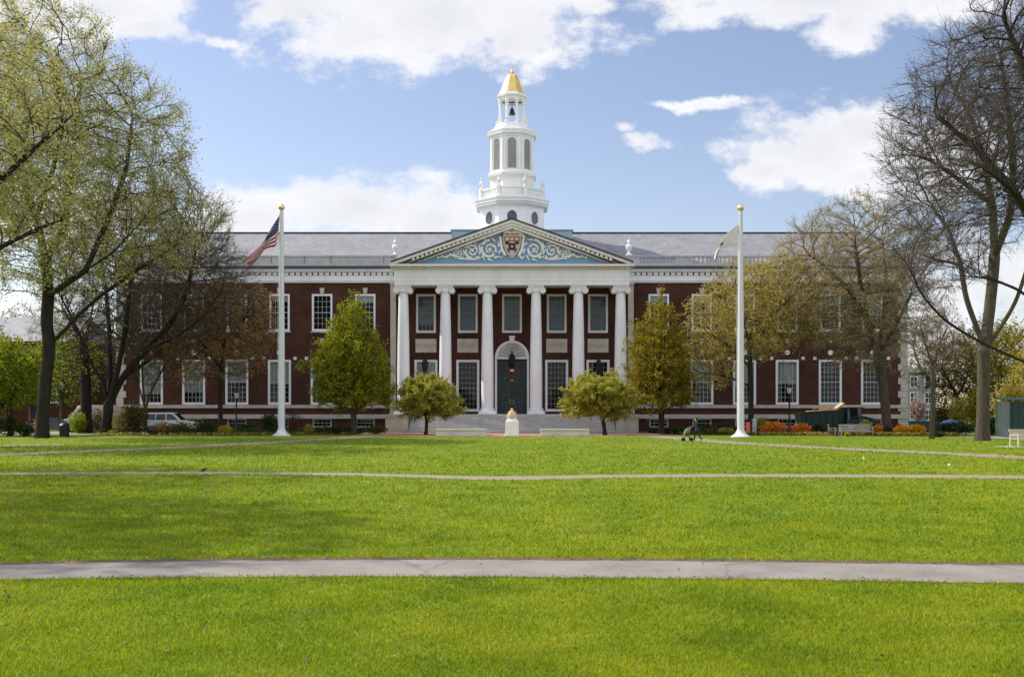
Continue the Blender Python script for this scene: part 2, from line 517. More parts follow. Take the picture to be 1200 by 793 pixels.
MT = dict(
    brick=brick_mat(),
    white=M('white_paint', (0.79, 0.785, 0.80), 0.6, 0.09, 0.8, stretch=(1, 1, .35), bmp=.06),
    cream=M('cream_paint', (0.73, 0.695, 0.65), 0.6, 0.08, 1.2),
    tower_white=M('tower_white_paint', (0.80, 0.79, 0.76), 0.5, 0.04, 0.7),
    limestone=M('limestone', (0.50, 0.46, 0.39), 0.8, 0.16, 1.4, bmp=0.2),
    granite=M('granite', (0.45, 0.435, 0.42), 0.75, 0.18, 2.2, bmp=0.15),
    muntin=M('grey_glazing_bars', (0.27, 0.265, 0.26), 0.6, 0.1, 1.0),
    crest_field=M('crest_field', (0.50, 0.47, 0.43), 0.7, 0.1, 3.0),
    forecourt_stone=M('buff_stone', (0.58, 0.53, 0.47), 0.75, 0.14, 1.5, bmp=.15),
    marble=M('pale_stone', (0.80, 0.78, 0.74), 0.6, 0.10, 2.0),
    slate=slate_mat('slate', (0.215, 0.217, 0.228), (0.285, 0.28, 0.285)),
    slate_dark=slate_mat('dark_slate', (0.10, 0.10, 0.11), (0.14, 0.135, 0.14), PI / 2),
    copper=M('verdigris_copper', (0.29, 0.41, 0.47), 0.6, 0.15, 1.0),
    tymp=M('blue_grey_paint', (0.205, 0.33, 0.47), 0.7, 0.08, 1.0),
    gutter=M('dark_trim', (0.055, 0.055, 0.06), 0.6, 0.2, 1.0),
    gold=M('gold_leaf', (0.90, 0.66, 0.24), 0.36, 0.12, 1.0, metal=0.8),
    louvre=M('grey_louvre', (0.33, 0.33, 0.34), 0.7, 0.1, 1.0),
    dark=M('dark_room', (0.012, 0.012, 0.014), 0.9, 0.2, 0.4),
    glass=glass_mat(),
    blind=M('pale_blind', (0.66, 0.68, 0.62), 0.9, 0.10, 1.0),
    sheet_blue=M('grey_blue_sheet', (0.20, 0.255, 0.31), 0.9, 0.18, 0.9),
    door=M('dark_green_paint', (0.010, 0.030, 0.030), 0.4, 0.2, 2.0),
    black=M('black_iron', (0.012, 0.012, 0.014), 0.45, 0.2, 3.0),
    bronze=M('bronze', (0.03, 0.035, 0.03), 0.5, 0.3, 3.0, metal=0.5),
    red=M('crest_red', (0.40, 0.095, 0.035), 0.6, 0.1, 3.0),
    oculus=M('dark_purple_glass', (0.10, 0.08, 0.115), 0.2, 0.2, 3.0),
    pole=M('white_pole_paint', (0.66, 0.66, 0.68), 0.4, 0.04, 1.0),
    tan=M('tan_stone', (0.62, 0.46, 0.27), 0.7, 0.2, 4.0),
    pave=M('brick_paving', (0.34, 0.19, 0.14), 0.85, 0.2, 1.2, bmp=0.2),
    wood=M('weathered_wood', (0.34, 0.30, 0.25), 0.8, 0.2, 3.0, stretch=(0.3, 1, 1)),
    pale_wood=M('pale_wood', (0.52, 0.45, 0.34), 0.75, 0.15, 3.0, stretch=(0.3, 1, 1)),
    lumber=M('sawn_lumber', (0.60, 0.42, 0.22), 0.8, 0.2, 2.0),
    green_steel=M('dark_green_steel', (0.008, 0.030, 0.027), 0.5, 0.25, 1.5),
    green_sunlit=M('sunlit_green_panel', (0.05, 0.075, 0.07), 0.6, 0.2, 1.5),  # paler copy of the shed's green: sunlight on its end painted into the colour
    rubber=M('rubber', (0.015, 0.015, 0.016), 0.8, 0.2, 3.0),
    rim=M('wheel_metal', (0.45, 0.45, 0.46), 0.35, 0.1, 3.0, metal=0.7),
    car_white=M('white_car_paint', (0.72, 0.73, 0.75), 0.25, 0.03, 1.0, spec=0.5),
    car_dark=M('dark_car_paint', (0.025, 0.03, 0.04), 0.25, 0.1, 1.0, spec=0.5),
    car_glass=M('car_glass', (0.015, 0.018, 0.02), 0.06, 0.1, 1.0, spec=0.6),
    lamp_clear=M('headlamp_lens', (0.7, 0.7, 0.7), 0.15, 0.05, 3.0),
    lamp_red=M('tail_lamp', (0.35, 0.02, 0.02), 0.2, 0.05, 3.0),
    orange_red=M('orange_red_plastic', (0.75, 0.13, 0.05), 0.5, 0.08, 3.0),
    blue=M('blue_cloth', (0.014, 0.045, 0.17), 0.7, 0.15, 3.0),
    flag_red=cloth_mat('flag_red', (0.42, 0.018, 0.03)),
    flag_white=cloth_mat('flag_white', (0.80, 0.78, 0.76)),
    flag_blue=cloth_mat('flag_blue', (0.045, 0.055, 0.18)),
    concrete=M('concrete', (0.42, 0.41, 0.39), 0.85, 0.12, 1.5, bmp=0.2),
    plaster=M('grey_blue_render', (0.27, 0.285, 0.31), 0.8, 0.1, 0.6),
    skin=M('skin', (0.5, 0.3, 0.22), 0.6, 0.05, 4.0),
    hair=M('dark_hair', (0.012, 0.009, 0.008), 0.6, 0.2, 8.0),
    coat=M('dark_green_coat', (0.014, 0.026, 0.024), 0.85, 0.2, 6.0),
    trousers=M('dark_trousers', (0.022, 0.022, 0.035), 0.85, 0.2, 6.0),
    green_cloth=M('leaf_green_cloth', (0.15, 0.26, 0.09), 0.85, 0.1, 6.0),
    rust_cloth=M('rust_red_cloth', (0.32, 0.09, 0.06), 0.85, 0.1, 6.0),
    bird=M('dark_feathers', (0.018, 0.018, 0.02), 0.7, 0.2, 8.0),
    paper=M('white_paper', (0.75, 0.75, 0.73), 0.8, 0.05, 3.0),
    bark_dark=bark_mat('dark_bark', (0.032, 0.026, 0.020)),
    bark_brown=bark_mat('brown_bark', (0.085, 0.064, 0.044)),
    bark_pale=bark_mat('grey_bark', (0.088, 0.072, 0.050)),
    twig_brown=M('brown_twigs', (0.095, 0.064, 0.042), 0.9, 0.25, 0.6),
    twig_tan=M('tan_twigs', (0.24, 0.185, 0.115), 0.9, 0.25, 0.6),
    parapet=M('grey_stone', (0.46, 0.455, 0.45), 0.8, 0.15, 1.0),
    van=M('pale_pinkish_van_paint', (0.45, 0.37, 0.35), 0.35, 0.05, 1.0),
    twig_grey=M('grey_brown_twigs', (0.085, 0.066, 0.050), 0.9, 0.25, 0.6),
    leaf_spring=leaf_mat('spring_leaves', [(0.25, 0.25, 0.06), (0.42, 0.41, 0.12), (0.53, 0.50, 0.18), (0.43, 0.38, 0.11)], .5),
    leaf_green=leaf_mat('fresh_green_leaves', [(0.09, 0.14, 0.004), (0.27, 0.30, 0.007), (0.48, 0.42, 0.010)], .45),
    leaf_lime=leaf_mat('lime_green_leaves', [(0.13, 0.20, 0.006), (0.27, 0.34, 0.010), (0.40, 0.42, 0.02)], .5),
    leaf_gold=leaf_mat('golden_olive_leaves', [(0.13, 0.12, 0.006), (0.27, 0.23, 0.010), (0.38, 0.28, 0.014), (0.22, 0.24, 0.010)], .5),
    leaf_yellow=leaf_mat('yellow_spring_leaves', [(0.32, 0.26, 0.04), (0.52, 0.42, 0.08), (0.44, 0.37, 0.09)], .5),
    leaf_topiary=leaf_mat('pale_yellow_green_leaves', [(0.25, 0.25, 0.030), (0.43, 0.41, 0.055), (0.55, 0.50, 0.10)], .5),
    leaf_bud=leaf_mat('coppery_buds', [(0.22, 0.13, 0.04), (0.34, 0.21, 0.06), (0.40, 0.28, 0.09)]),
    leaf_tan=leaf_mat('tan_buds', [(0.26, 0.21, 0.09), (0.42, 0.35, 0.15), (0.50, 0.43, 0.18)], .5),
    leaf_dark=leaf_mat('dark_green_leaves', [(0.018, 0.035, 0.010), (0.04, 0.065, 0.015), (0.07, 0.09, 0.02)], 0.25),
    leaf_olive=leaf_mat('olive_leaves', [(0.07, 0.065, 0.015), (0.13, 0.115, 0.025), (0.19, 0.14, 0.03)]),
    leaf_orange=leaf_mat('orange_flowers', [(0.50, 0.13, 0.012), (0.70, 0.24, 0.02), (0.60, 0.28, 0.04)]),
    leaf_amber=leaf_mat('amber_flowers', [(0.52, 0.24, 0.010), (0.72, 0.38, 0.015), (0.60, 0.36, 0.03)]),
    leaf_flower=leaf_mat('yellow_flowers', [(0.35, 0.28, 0.01), (0.55, 0.44, 0.015), (0.30, 0.30, 0.02)]),
    leaf_pink=leaf_mat('pink_blossom', [(0.36, 0.24, 0.22), (0.52, 0.38, 0.35), (0.42, 0.30, 0.27)]),
    leaf_red=leaf_mat('red_flowers', [(0.45, 0.02, 0.015), (0.6, 0.04, 0.02)]),
    leaf_twiggy=leaf_mat('reddish_twigs', [(0.10, 0.05, 0.035), (0.16, 0.08, 0.05)]),
)


# ------------------------------------------------------------------ ground
def lawn_mat():
    m, nt, b = new_mat('lawn_grass')
    N, L = nt.nodes, nt.links
    big = tex_noise(nt, 0.09, 5, 0.6)
    mid = tex_noise(nt, 0.9, 6, 0.65)
    fine = tex_noise(nt, 22, 4, 0.7)
    c1 = ramp(nt, mid, [(0.30, (0.085, 0.138, 0.008)), (0.5, (0.140, 0.203, 0.012)), (0.72, (0.200, 0.240, 0.020))])
    c2 = ramp(nt, big, [(0.36, (0.78, 0.89, 0.9)), (0.64, (1.16, 1.08, 1.1))])
    c3 = ramp(nt, fine, [(0.3, (0.70, 0.72, 0.7)), (0.7, (1.30, 1.25, 1.2))])
    a = N.new('ShaderNodeMix'); a.data_type = 'RGBA'; a.blend_type = 'MULTIPLY'; a.inputs['Factor'].default_value = 1
    L.new(c1, a.inputs[6]); L.new(c2, a.inputs[7])
    c = N.new('ShaderNodeMix'); c.data_type = 'RGBA'; c.blend_type = 'MULTIPLY'; c.inputs['Factor'].default_value = 1
    L.new(a.outputs[2], c.inputs[6]); L.new(c3, c.inputs[7])
    # a few thin, straw-coloured worn spots
    worn = tex_noise(nt, 0.33, 5, 0.7, (1, 1.0, 1))
    wf = ramp(nt, worn, [(0.66, (0, 0, 0)), (0.80, (0.6, 0.6, 0.6))])
    d = N.new('ShaderNodeMix'); d.data_type = 'RGBA'
    L.new(wf, d.inputs['Factor']); L.new(c.outputs[2], d.inputs[6]); d.inputs[7].default_value = (0.26, 0.22, 0.07, 1)
    L.new(d.outputs[2], b.inputs['Base Color'])
    b.inputs['Roughness'].default_value = 0.85
    b.inputs['Specular IOR Level'].default_value = 0.15
    bump(nt, b, fine, 0.7, 0.03)
    return m




def path_mat():
    m, nt, b = new_mat('worn_asphalt')
    N, L = nt.nodes, nt.links
    big = tex_noise(nt, 1.1, 6, 0.65)
    grit = tex_noise(nt, 60, 3, 0.7)
    c = ramp(nt, big, [(0.28, (0.165, 0.143, 0.118)), (0.5, (0.232, 0.208, 0.180)), (0.75, (0.285, 0.262, 0.232))])
    g = ramp(nt, grit, [(0.3, (0.72, 0.72, 0.72)), (0.7, (1.25, 1.25, 1.25))])
    tc = N.new('ShaderNodeTexCoord'); v = N.new('ShaderNodeTexVoronoi'); v.feature = 'DISTANCE_TO_EDGE'
    v.inputs['Scale'].default_value = 0.42; v.inputs['Randomness'].default_value = 1
    nz = N.new('ShaderNodeTexNoise'); nz.inputs['Scale'].default_value = 2.2; nz.inputs['Detail'].default_value = 5
    L.new(tc.outputs['Object'], nz.inputs['Vector'])
    mxv = N.new('ShaderNodeMix'); mxv.data_type = 'VECTOR'; mxv.inputs['Factor'].default_value = .18
    L.new(tc.outputs['Object'], mxv.inputs[4]); L.new(nz.outputs['Color'], mxv.inputs[5]); L.new(mxv.outputs[1], v.inputs['Vector'])
    cr = ramp(nt, v.outputs['Distance'], [(0.0, (0.72, 0.70, 0.67)), (0.010, (1, 1, 1))])
    last = c
    for t in (g, cr):
        k = N.new('ShaderNodeMix'); k.data_type = 'RGBA'; k.blend_type = 'MULTIPLY'; k.inputs['Factor'].default_value = 1
        L.new(last, k.inputs[6]); L.new(t, k.inputs[7]); last = k.outputs[2]
    L.new(last, b.inputs['Base Color']); b.inputs['Roughness'].default_value = 0.92
    bump(nt, b, grit, 0.5, 0.01)
    return m


MT['lawn'] = lawn_mat()
MT['path'] = path_mat()
MT['far_path'] = M('pale_path', (0.26, 0.215, 0.155), 0.9, 0.12, 1.6, bmp=0.2)
MT['soil'] = M('bare_soil', (0.115, 0.075, 0.040), 0.95, 0.35, 3.0, bmp=0.4)
MT['bed'] = M('bark_mulch', (0.075, 0.048, 0.030), 0.95, 0.35, 2.0, bmp=0.4)
MT['drive'] = M('pale_drive', (0.33, 0.32, 0.30), 0.9, 0.1, 0.8)

mb = MB(); S = 3000
mb.add([(-S, -60, 0), (S, -60, 0), (S, 5000, 0), (-S, 5000, 0)], [(0, 1, 2, 3)])
struct(mb.build('lawn', MT['lawn']))


def strip(name, mat, pts, z, jit=0.0, step=0.25, seed=1):
    """pts: (x, y_near, y_far); a sheet following them with a slightly ragged edge"""
    r = np.random.default_rng(seed)
    p = np.array(pts, float)
    xs = np.arange(p[0, 0], p[-1, 0], step)
    a = np.interp(xs, p[:, 0], p[:, 1]); b = np.interp(xs, p[:, 0], p[:, 2])
    k = np.ones(5) / 5
    ja = np.convolve(r.normal(0, 1, len(xs) + 4), k, 'valid') * jit + r.normal(0, .35, len(xs)) * jit
    jb = np.convolve(r.normal(0, 1, len(xs) + 4), k, 'valid') * jit + r.normal(0, .35, len(xs)) * jit
    a = a + ja; b = b + jb
    n = len(xs)
    v = np.zeros((2 * n, 3)); v[:n, 0] = xs; v[:n, 1] = a; v[n:, 0] = xs; v[n:, 1] = b; v[:, 2] = z
    i = np.arange(n - 1)
    f = np.stack([i, i + 1, i + 1 + n, i + n], 1)
    return struct(link(name, np_mesh(name, v, [(f, 0)], mat)))


def smooth_pts(px_pts, x0, x1, n=60):
    """(px, y_far, y_near) seen rows -> ground points (x, near, far)"""
    out = []
    for px, yt, yb in px_pts:
        dn, df = D(yb), D(yt)
        out.append((X(px, (dn + df) / 2), dn, df))
    p = np.array(out)
    xs = np.linspace(x0, x1, n)
    deg = 2 if len(p) < 5 else 3
    dn = np.poly1d(np.polyfit(p[:, 0], p[:, 1], deg)); df = np.poly1d(np.polyfit(p[:, 0], p[:, 2], deg))
    return [(x, dn(x), df(x)) for x in xs]


fp = [(0, 661.5, 680), (150, 659, 678), (300, 657, 676.5), (450, 656, 675.5), (600, 656.5, 676), (900, 659, 680), (1200, 662.5, 684.5)]
near = smooth_pts(fp, -7.5, 7.5)
strip('path_edge_soil', MT['soil'], [(x, a - 0.06, b + 0.30) for x, a, b in near], 0.004, 0.05, 0.06, 3)
strip('front_path', MT['path'], near, 0.008, 0.03, 0.06, 4)
mid_rows = [(-150, 553, 556), (0, 553.2, 556.0), (240, 552.8, 555.5), (420, 554.4, 557.2), (560, 558.0, 562), (620, 557.8, 562.3), (700, 556.5, 560), (820, 555.5, 559), (1000, 555.8, 559.5), (1200, 557, 561), (1400, 558, 562)]
pm = []
for px, yt, yb in mid_rows:
    dn, df = D(yb), D(yt); pm.append((X(px, (dn + df) / 2), dn, df))
mid_path = pm
strip('cross_path', MT['far_path'], pm, 0.006, 0.05, 0.2, 5)


def diag(name, px_pts, w, z, mat, seed):
    P = [Vector((X(px, D(py)), D(py))) for px, py in px_pts]
    v, f = [], []
    for i, p in enumerate(P):
        t = (P[min(i + 1, len(P) - 1)] - P[max(i - 1, 0)]).normalized()
        n = Vector((-t.y, t.x)) * w / 2
        v += [(p.x - n.x, p.y - n.y, z), (p.x + n.x, p.y + n.y, z)]
    for i in range(len(P) - 1):
        f.append((2 * i, 2 * i + 2, 2 * i + 3, 2 * i + 1))
    return struct(MB().add(v, f).build(name, mat))


diag('diagonal_path', [(735, 508.3), (770, 511), (815, 515.3), (870, 519.5), (1000, 526.5), (1120, 531.8), (1200, 536), (1320, 543)], 2.6, 0.010, MT['far_path'], 1)
diag('diagonal_path', [(465, 508.3), (430, 511), (385, 514.3), (330, 517.5), (230, 523), (120, 528), (0, 532.5), (-120, 538)], 2.4, 0.010, MT['far_path'], 2)
mb = MB(); mb.add([(X(20, 63), 60.5, .010), (X(92, 63), 60.5, .010), (X(88, 66), 64.5, .010), (X(38, 66), 64.5, .010)], [(0, 1, 2, 3)])
struct(mb.build('paved_patch', MT['far_path']))
mb = MB(); mb.add([(X(1163, 60), 58.6, .010), (X(1192, 60), 58.6, .010), (X(1192, 61), 60.6, .010), (X(1160, 61), 60.6, .010)], [(0, 1, 2, 3)])
struct(mb.build('paved_patch', MT['concrete']))
# brick forecourt before the steps and the planted beds along both wings
mb = MB(); mb.add([(-12.5, 87.5, .012), (12.5, 87.5, .012), (13.5, 100.8, .012), (-13.5, 100.8, .012)], [(0, 1, 2, 3)])
struct(mb.build('brick_forecourt', MT['pave']))
strip('planting_bed', MT['bed'], [(-36, 89.5, 111.8), (-26, 91, 111.8), (-13.8, 93.5, 111.8)], 0.014, 0.3, 0.5, 8)
strip('planting_bed', MT['bed'], [(13.8, 93.5, 111.8), (26, 89, 111.8), (40, 87, 111.8)], 0.014, 0.3, 0.5, 9)
strip('driveway', MT['drive'], [(-70, 96.5, 109), (-30, 96.5, 109)], 0.018, 0.05, 0.6, 10)
strip('driveway', MT['drive'], [(36, 79, 88), (75, 75, 86)], 0.018, 0.05, 0.6, 11)


# ------------------------------------------------------------------ the library
OFF = (0, -112, 0)
lib = thing('library', 'long red brick library with white six-column portico, blue pediment and gold-domed white tower', 'building', (0, 112, 0))
WY = 112.0


def wz(py, d=WY):
    return Z(py, d)


def wall_mesh(mb, x0, x1, z0, z1, y, ops, reveal=0.28, m=0, m_room=1, room=1.6):
    """a wall facing the lawn, pierced by openings (x0,x1,z0,z1); behind lies a dark room"""
    xs = sorted({x0, x1, *[o[0] for o in ops], *[o[1] for o in ops]})
    zs = sorted({z0, z1, *[o[2] for o in ops], *[o[3] for o in ops]})
    for i in range(len(xs) - 1):
        for j in range(len(zs) - 1):
            cx, cz = (xs[i] + xs[i + 1]) / 2, (zs[j] + zs[j + 1]) / 2
            if any(o[0] < cx < o[1] and o[2] < cz < o[3] for o in ops):
                continue
            mb.add([(xs[i], y, zs[j]), (xs[i + 1], y, zs[j]), (xs[i + 1], y, zs[j + 1]), (xs[i], y, zs[j + 1])], [(0, 1, 2, 3)], m)
    for a, b, c, d in ops:
        r = y + reveal
        mb.add([(a, y, c), (b, y, c), (b, y, d), (a, y, d), (a, r, c), (b, r, c), (b, r, d), (a, r, d)],
               [(0, 1, 5, 4), (1, 2, 6, 5), (2, 3, 7, 6), (3, 0, 4, 7)], m)
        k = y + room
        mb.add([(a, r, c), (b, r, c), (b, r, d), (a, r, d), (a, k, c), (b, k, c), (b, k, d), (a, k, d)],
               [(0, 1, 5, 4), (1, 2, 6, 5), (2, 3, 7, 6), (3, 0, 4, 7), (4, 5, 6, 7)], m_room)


# opening tables
GZ = (wz(474), wz(421.5)); UZ = (wz(388), wz(344.5)); BZ = (wz(500.5), wz(490.5))
bays = [172, 222.5, 272.5, 322.5, 373, 422.5]                       # bay centres, photo pixels off the axis
GW, UW, BW = 27 * 112 / F, 24 * 112 / F, 22 * 112 / F
wing_ops = {-1: [], 1: []}
win_list = []                                                        # (kind, x, z0, z1, y, side, bay)
for s in (-1, 1):
    for i, b in enumerate(bays):
        x = s * b * 112 / F
        for kind, (z0, z1), w in (('ground', GZ, GW), ('upper', UZ, UW), ('basement', BZ, BW)):
            wing_ops[s].append((x - w / 2, x + w / 2, z0, z1))
            win_list.append((kind, x, z0, z1, WY, s, i, w))
XI, XO = 138.5 * 112 / F, 463 * 112 / F
ZT = wz(331.5)
for s in (-1, 1):
    mb = MB()
    wall_mesh(mb, min(s * XI, s * XO), max(s * XI, s * XO), 0, ZT, WY, wing_ops[s])
    # return wall at the end and the back
    xe = s * XO
    mb.add([(xe, WY, 0), (xe, WY + 24, 0), (xe, WY + 24, ZT), (xe, WY, ZT)], [(0, 1, 2, 3)], 0)
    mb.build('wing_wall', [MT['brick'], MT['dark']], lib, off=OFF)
    # stone trims
    mb = MB()
    mb.box(min(s * XI, s * XO), max(s * XI, s * XO) + (0.1 if s > 0 else 0), WY - .14, WY - .002, wz(478), wz(474.3))
    mb.build('band_course', MT['limestone'], lib, off=OFF)
    mb = MB()
    mb.box(min(s * XI, s * XO), max(s * XI, s * XO), WY - .18, WY - .002, wz(490.3), wz(485.3))
    mb.build('band_course', MT['limestone'], lib, off=OFF)
    # corner quoin strip
    mb = MB()
    n = 22
    for k in range(n):
        w = .95 if k % 2 else .68
        z0 = ZT * k / n
        a, b = (XO - w, XO + .05)
        mb.box(min(s * a, s * b), max(s * a, s * b), WY - .07, WY + .6, z0 + .012, ZT * (k + 1) / n - .012)
    mb.build('quoins', MT['limestone'], lib, off=OFF)
    for i, b in enumerate(bays):
        x = s * b * 112 / F
        for dx in (-1.62, 1.62):
            mb = MB()
            mb.box(x + dx - .16, x + dx + .16, WY - .10, WY - .002, wz(421.5), wz(418))
            mb.build('impost_block', MT['marble'], lib, off=OFF)
        mb = MB()
        mb.tube([(x, WY - .12, wz(413)), (x, WY - .002, wz(413))], .26, 16)
        mb.build('medallion', MT['marble'], lib, off=OFF, smooth=True)
        mb = MB()
        mb.prism([(x - .15, wz(402)), (x + .15, wz(402)), (x + .22, wz(396.5)), (x - .22, wz(396.5))], WY - .11, WY - .002)
        mb.build('bracket_stone', MT['limestone'], lib, off=OFF)
        # flat-arch lintel over each upper window and small keystone
        mb = MB()
        mb.prism([(x - .18, UZ[1] + .02), (x + .18, UZ[1] + .02), (x + .25, UZ[1] + .62), (x - .25, UZ[1] + .62)], WY - .09, WY - .002)
        mb.build('keystone', MT['limestone'], lib, off=OFF)
    # cornice of the wing: frieze, dentils, corona, dark gutter strip
    a, b = min(s * 11.45, s * (XO + .2)), max(s * 11.45, s * (XO + .2))
    mb = MB()
    mb.box(a, b, WY - .16, WY + 1.2, ZT + .003, wz(323))
    mb.box(a, b, WY - .25, WY - .163, ZT + .16, ZT + .32)
    z0, z1 = wz(322.8), wz(319.6)
    k = a + .2
    while k < b - .2:
        mb.box(k, k + .42, WY - .25, WY - .163, z0, z1); k += .60
    mb.box(a, b, WY - .30, WY + 1.2, z1 + .002, wz(318.6))
    mb.box(a, b, WY - .52, WY + 1.2, wz(318.5), wz(316.6))
    mb.box(a, b, WY - .62, WY + 1.2, wz(316.5), wz(315.9))
    mb.build('cornice', MT['white'], lib, off=OFF)
    mb = MB()
    mb.box(a, b, WY - .68, WY + 1.2, wz(315.8), wz(312.6))
    mb.build('gutter', MT['gutter'], lib, off=OFF)
    # parapet with sections of balusters between solid dies
    z0, z1 = wz(312.4), wz(299.2)
    mb = MB()
    secs = [(150, 192), (212, 232), (243, 262), (282, 302), (312, 332), (352, 372), (382, 402), (425, 445)]
    last = 136
    if s < 0:                                                        # the left parapet reads as solid panels
        secs = [(p_, p_ + 1) for p_, _ in secs]
    for (p, q) in secs:
        x0, x1 = s * last * 112 / F, s * p * 112 / F
        mb.box(min(x0, x1), max(x0, x1), WY + .15, WY + .50, z0, z1 - .16)
        x0, x1 = s * p * 112 / F, s * q * 112 / F
        lo, hi = min(x0, x1), max(x0, x1)
        mb.box(lo, hi, WY + .15, WY + .50, z0, z0 + .38)
        nb = max(3, int((hi - lo) / .36))
        for j in range(nb):
            bx = lo + (j + .5) * (hi - lo) / nb
            mb.lathe([(.055, 0), (.11, .16), (.06, .42), (.09, .58)], (bx, WY + .32, z0 + .38), 6)
        last = q
    x0, x1 = s * last * 112 / F, s * 463 * 112 / F
    mb.box(min(x0, x1), max(x0, x1), WY + .15, WY + .50, z0, z1 - .16)
    x0, x1 = s * 136 * 112 / F, s * 463 * 112 / F
    mb.box(min(x0, x1), max(x0, x1), WY + .08, WY + .57, z1 - .155, z1)
    mb.build('parapet', MT['parapet'], lib, off=OFF)
    # hipped slate roof over the wing
    ry, rz_ = 124.0, Z(273.5, 124)
    ey, ez = WY + .62, wz(312.2)
    mb = MB()
    x0, x1 = 0, s * (XO + .1)
    mb.add([(x0, ey, ez), (x1, ey, ez), (x1 - s * 1.0, ry, rz_), (x0, ry, rz_), (x1, ry + 11.6, ez), (x0, ry + 11.6, ez)],
           [(0, 1, 2, 3), (3, 2, 4, 5), (1, 4, 2)])
    mb.box(min(x0, x1 - s), max(x0, x1 - s), ry - .18, ry + .18, rz_ - .02, rz_ + .13, 1)
    for k in range(14):                                              # snow guards and a low standing seam
        pass
    r = mb.build('slate_roof', [MT['slate'], MT['gutter']], lib, off=OFF)

# portico back wall
PW, PB, PD = 50.5, 0, 0
cent = [(-100.8, 23.2), (-51.8, 23.2), (0, 22.5), (52.4, 23.2), (100.8, 23.2)]
pz_u = (wz(390), wz(344.6)); pz_g = (wz(482), wz(421.5))
ops = []
plist = []
for i, (c, w) in enumerate(cent):
    x, ww = c * WY / F, w * WY / F
    ops.append((x - ww / 2, x + ww / 2, *pz_u)); plist.append(('portico_upper', x, *pz_u, ww, i))
    if i != 2:
        wg = 27 * WY / F
        ops.append((x - wg / 2, x + wg / 2, *pz_g)); plist.append(('portico_ground', x, *pz_g, wg, i))
DW = 34.5 * WY / F
dz0, dz1 = 1.8, wz(421)
ops.append((-DW / 2, DW / 2, dz0, dz1))
mb = MB()
wall_mesh(mb, -XI, XI, 0, wz(318), WY, ops, reveal=.35)
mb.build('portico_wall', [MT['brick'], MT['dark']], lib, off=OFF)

# dark stone surround: arch over the door
mb = MB()
rad, cz_ = 20 * WY / F, wz(419)
arc = [(rad * math.cos(PI * k / 20), cz_ + rad * math.sin(PI * k / 20)) for k in range(21)]
ri = DW / 2 + .02
mb.prism([(-rad, dz0 + .002), (-ri, dz0 + .002), (-ri, cz_), (-rad, cz_)], WY - .22, WY - .003)
mb.prism([(ri, dz0 + .002), (rad, dz0 + .002), (rad, cz_), (ri, cz_)], WY - .22, WY - .003)
inner = [(ri * .93 * math.cos(PI * k / 20), cz_ + .06 + ri * .93 * math.sin(PI * k / 20)) for k in range(21)]
for k in range(20):
    mb.prism([arc[k], arc[k + 1], inner[k + 1], inner[k]], WY - .26, WY - .003)
mb.prism([(-rad, cz_ - .16), (rad, cz_ - .16), (rad, cz_ + .05), (-rad, cz_ + .05)], WY - .30, WY - .224)
door_sur = mb.build('door_surround', MT['white'], lib, off=OFF)
mb = MB()
mb.prism(inner + [], WY - .10, WY - .004)
for k in range(9):                                                   # carved sprays in the half-round
    a = PI * (k + .5) / 9
    p0 = (.25 * math.cos(a), WY - .12, cz_ + .15 + .25 * math.sin(a)); p1 = (1.15 * math.cos(a), WY - .13, cz_ + .12 + 1.15 * math.sin(a))
    mb.bar(p0, p1, .07, 0, 6, .15)
mb.sphere((0, WY - .12, cz_ + .3), .24, 6)
mb.build('carved_lunette', MT['forecourt_stone'], door_sur, off=OFF)
mb = MB()
mb.prism([(-.20, cz_ + rad - .30), (.20, cz_ + rad - .30), (.32, cz_ + rad + .48), (-.32, cz_ + rad + .48)], WY - .42, WY - .003)
mb.build('keystone', MT['white'], door_sur, off=OFF)

# door: frame, two glazed leaves, transom
yd = WY + .18
mb = MB()
hw = DW / 2
mb.box(-hw, -hw + .16, yd, yd + .14, dz0, dz1); mb.box(hw - .16, hw, yd, yd + .14, dz0, dz1)
mb.box(-hw + .16, hw - .16, yd, yd + .14, dz1 - .18, dz1)
tz = wz(447.5)
mb.box(-hw + .16, hw - .16, yd - .03, yd + .14, tz - .16, tz + .16)
for k in (-1, 1):
    mb.box(k * .72 - .05, k * .72 + .05, yd + .02, yd + .12, tz + .16, dz1 - .18)
for k in (1, 2):
    zz = tz + .16 + (dz1 - .18 - tz - .16) * k / 3
    mb.box(-hw + .16, hw - .16, yd + .03, yd + .11, zz - .04, zz + .04)
dr = mb.build('door', MT['door'], lib, off=OFF)
mb = MB(); mb.add([(-hw + .16, yd + .07, tz + .16), (hw - .16, yd + .07, tz + .16), (hw - .16, yd + .07, dz1 - .18), (-hw + .16, yd + .07, dz1 - .18)], [(0, 1, 2, 3)])
mb.build('pane', MT['glass'], dr, off=OFF)
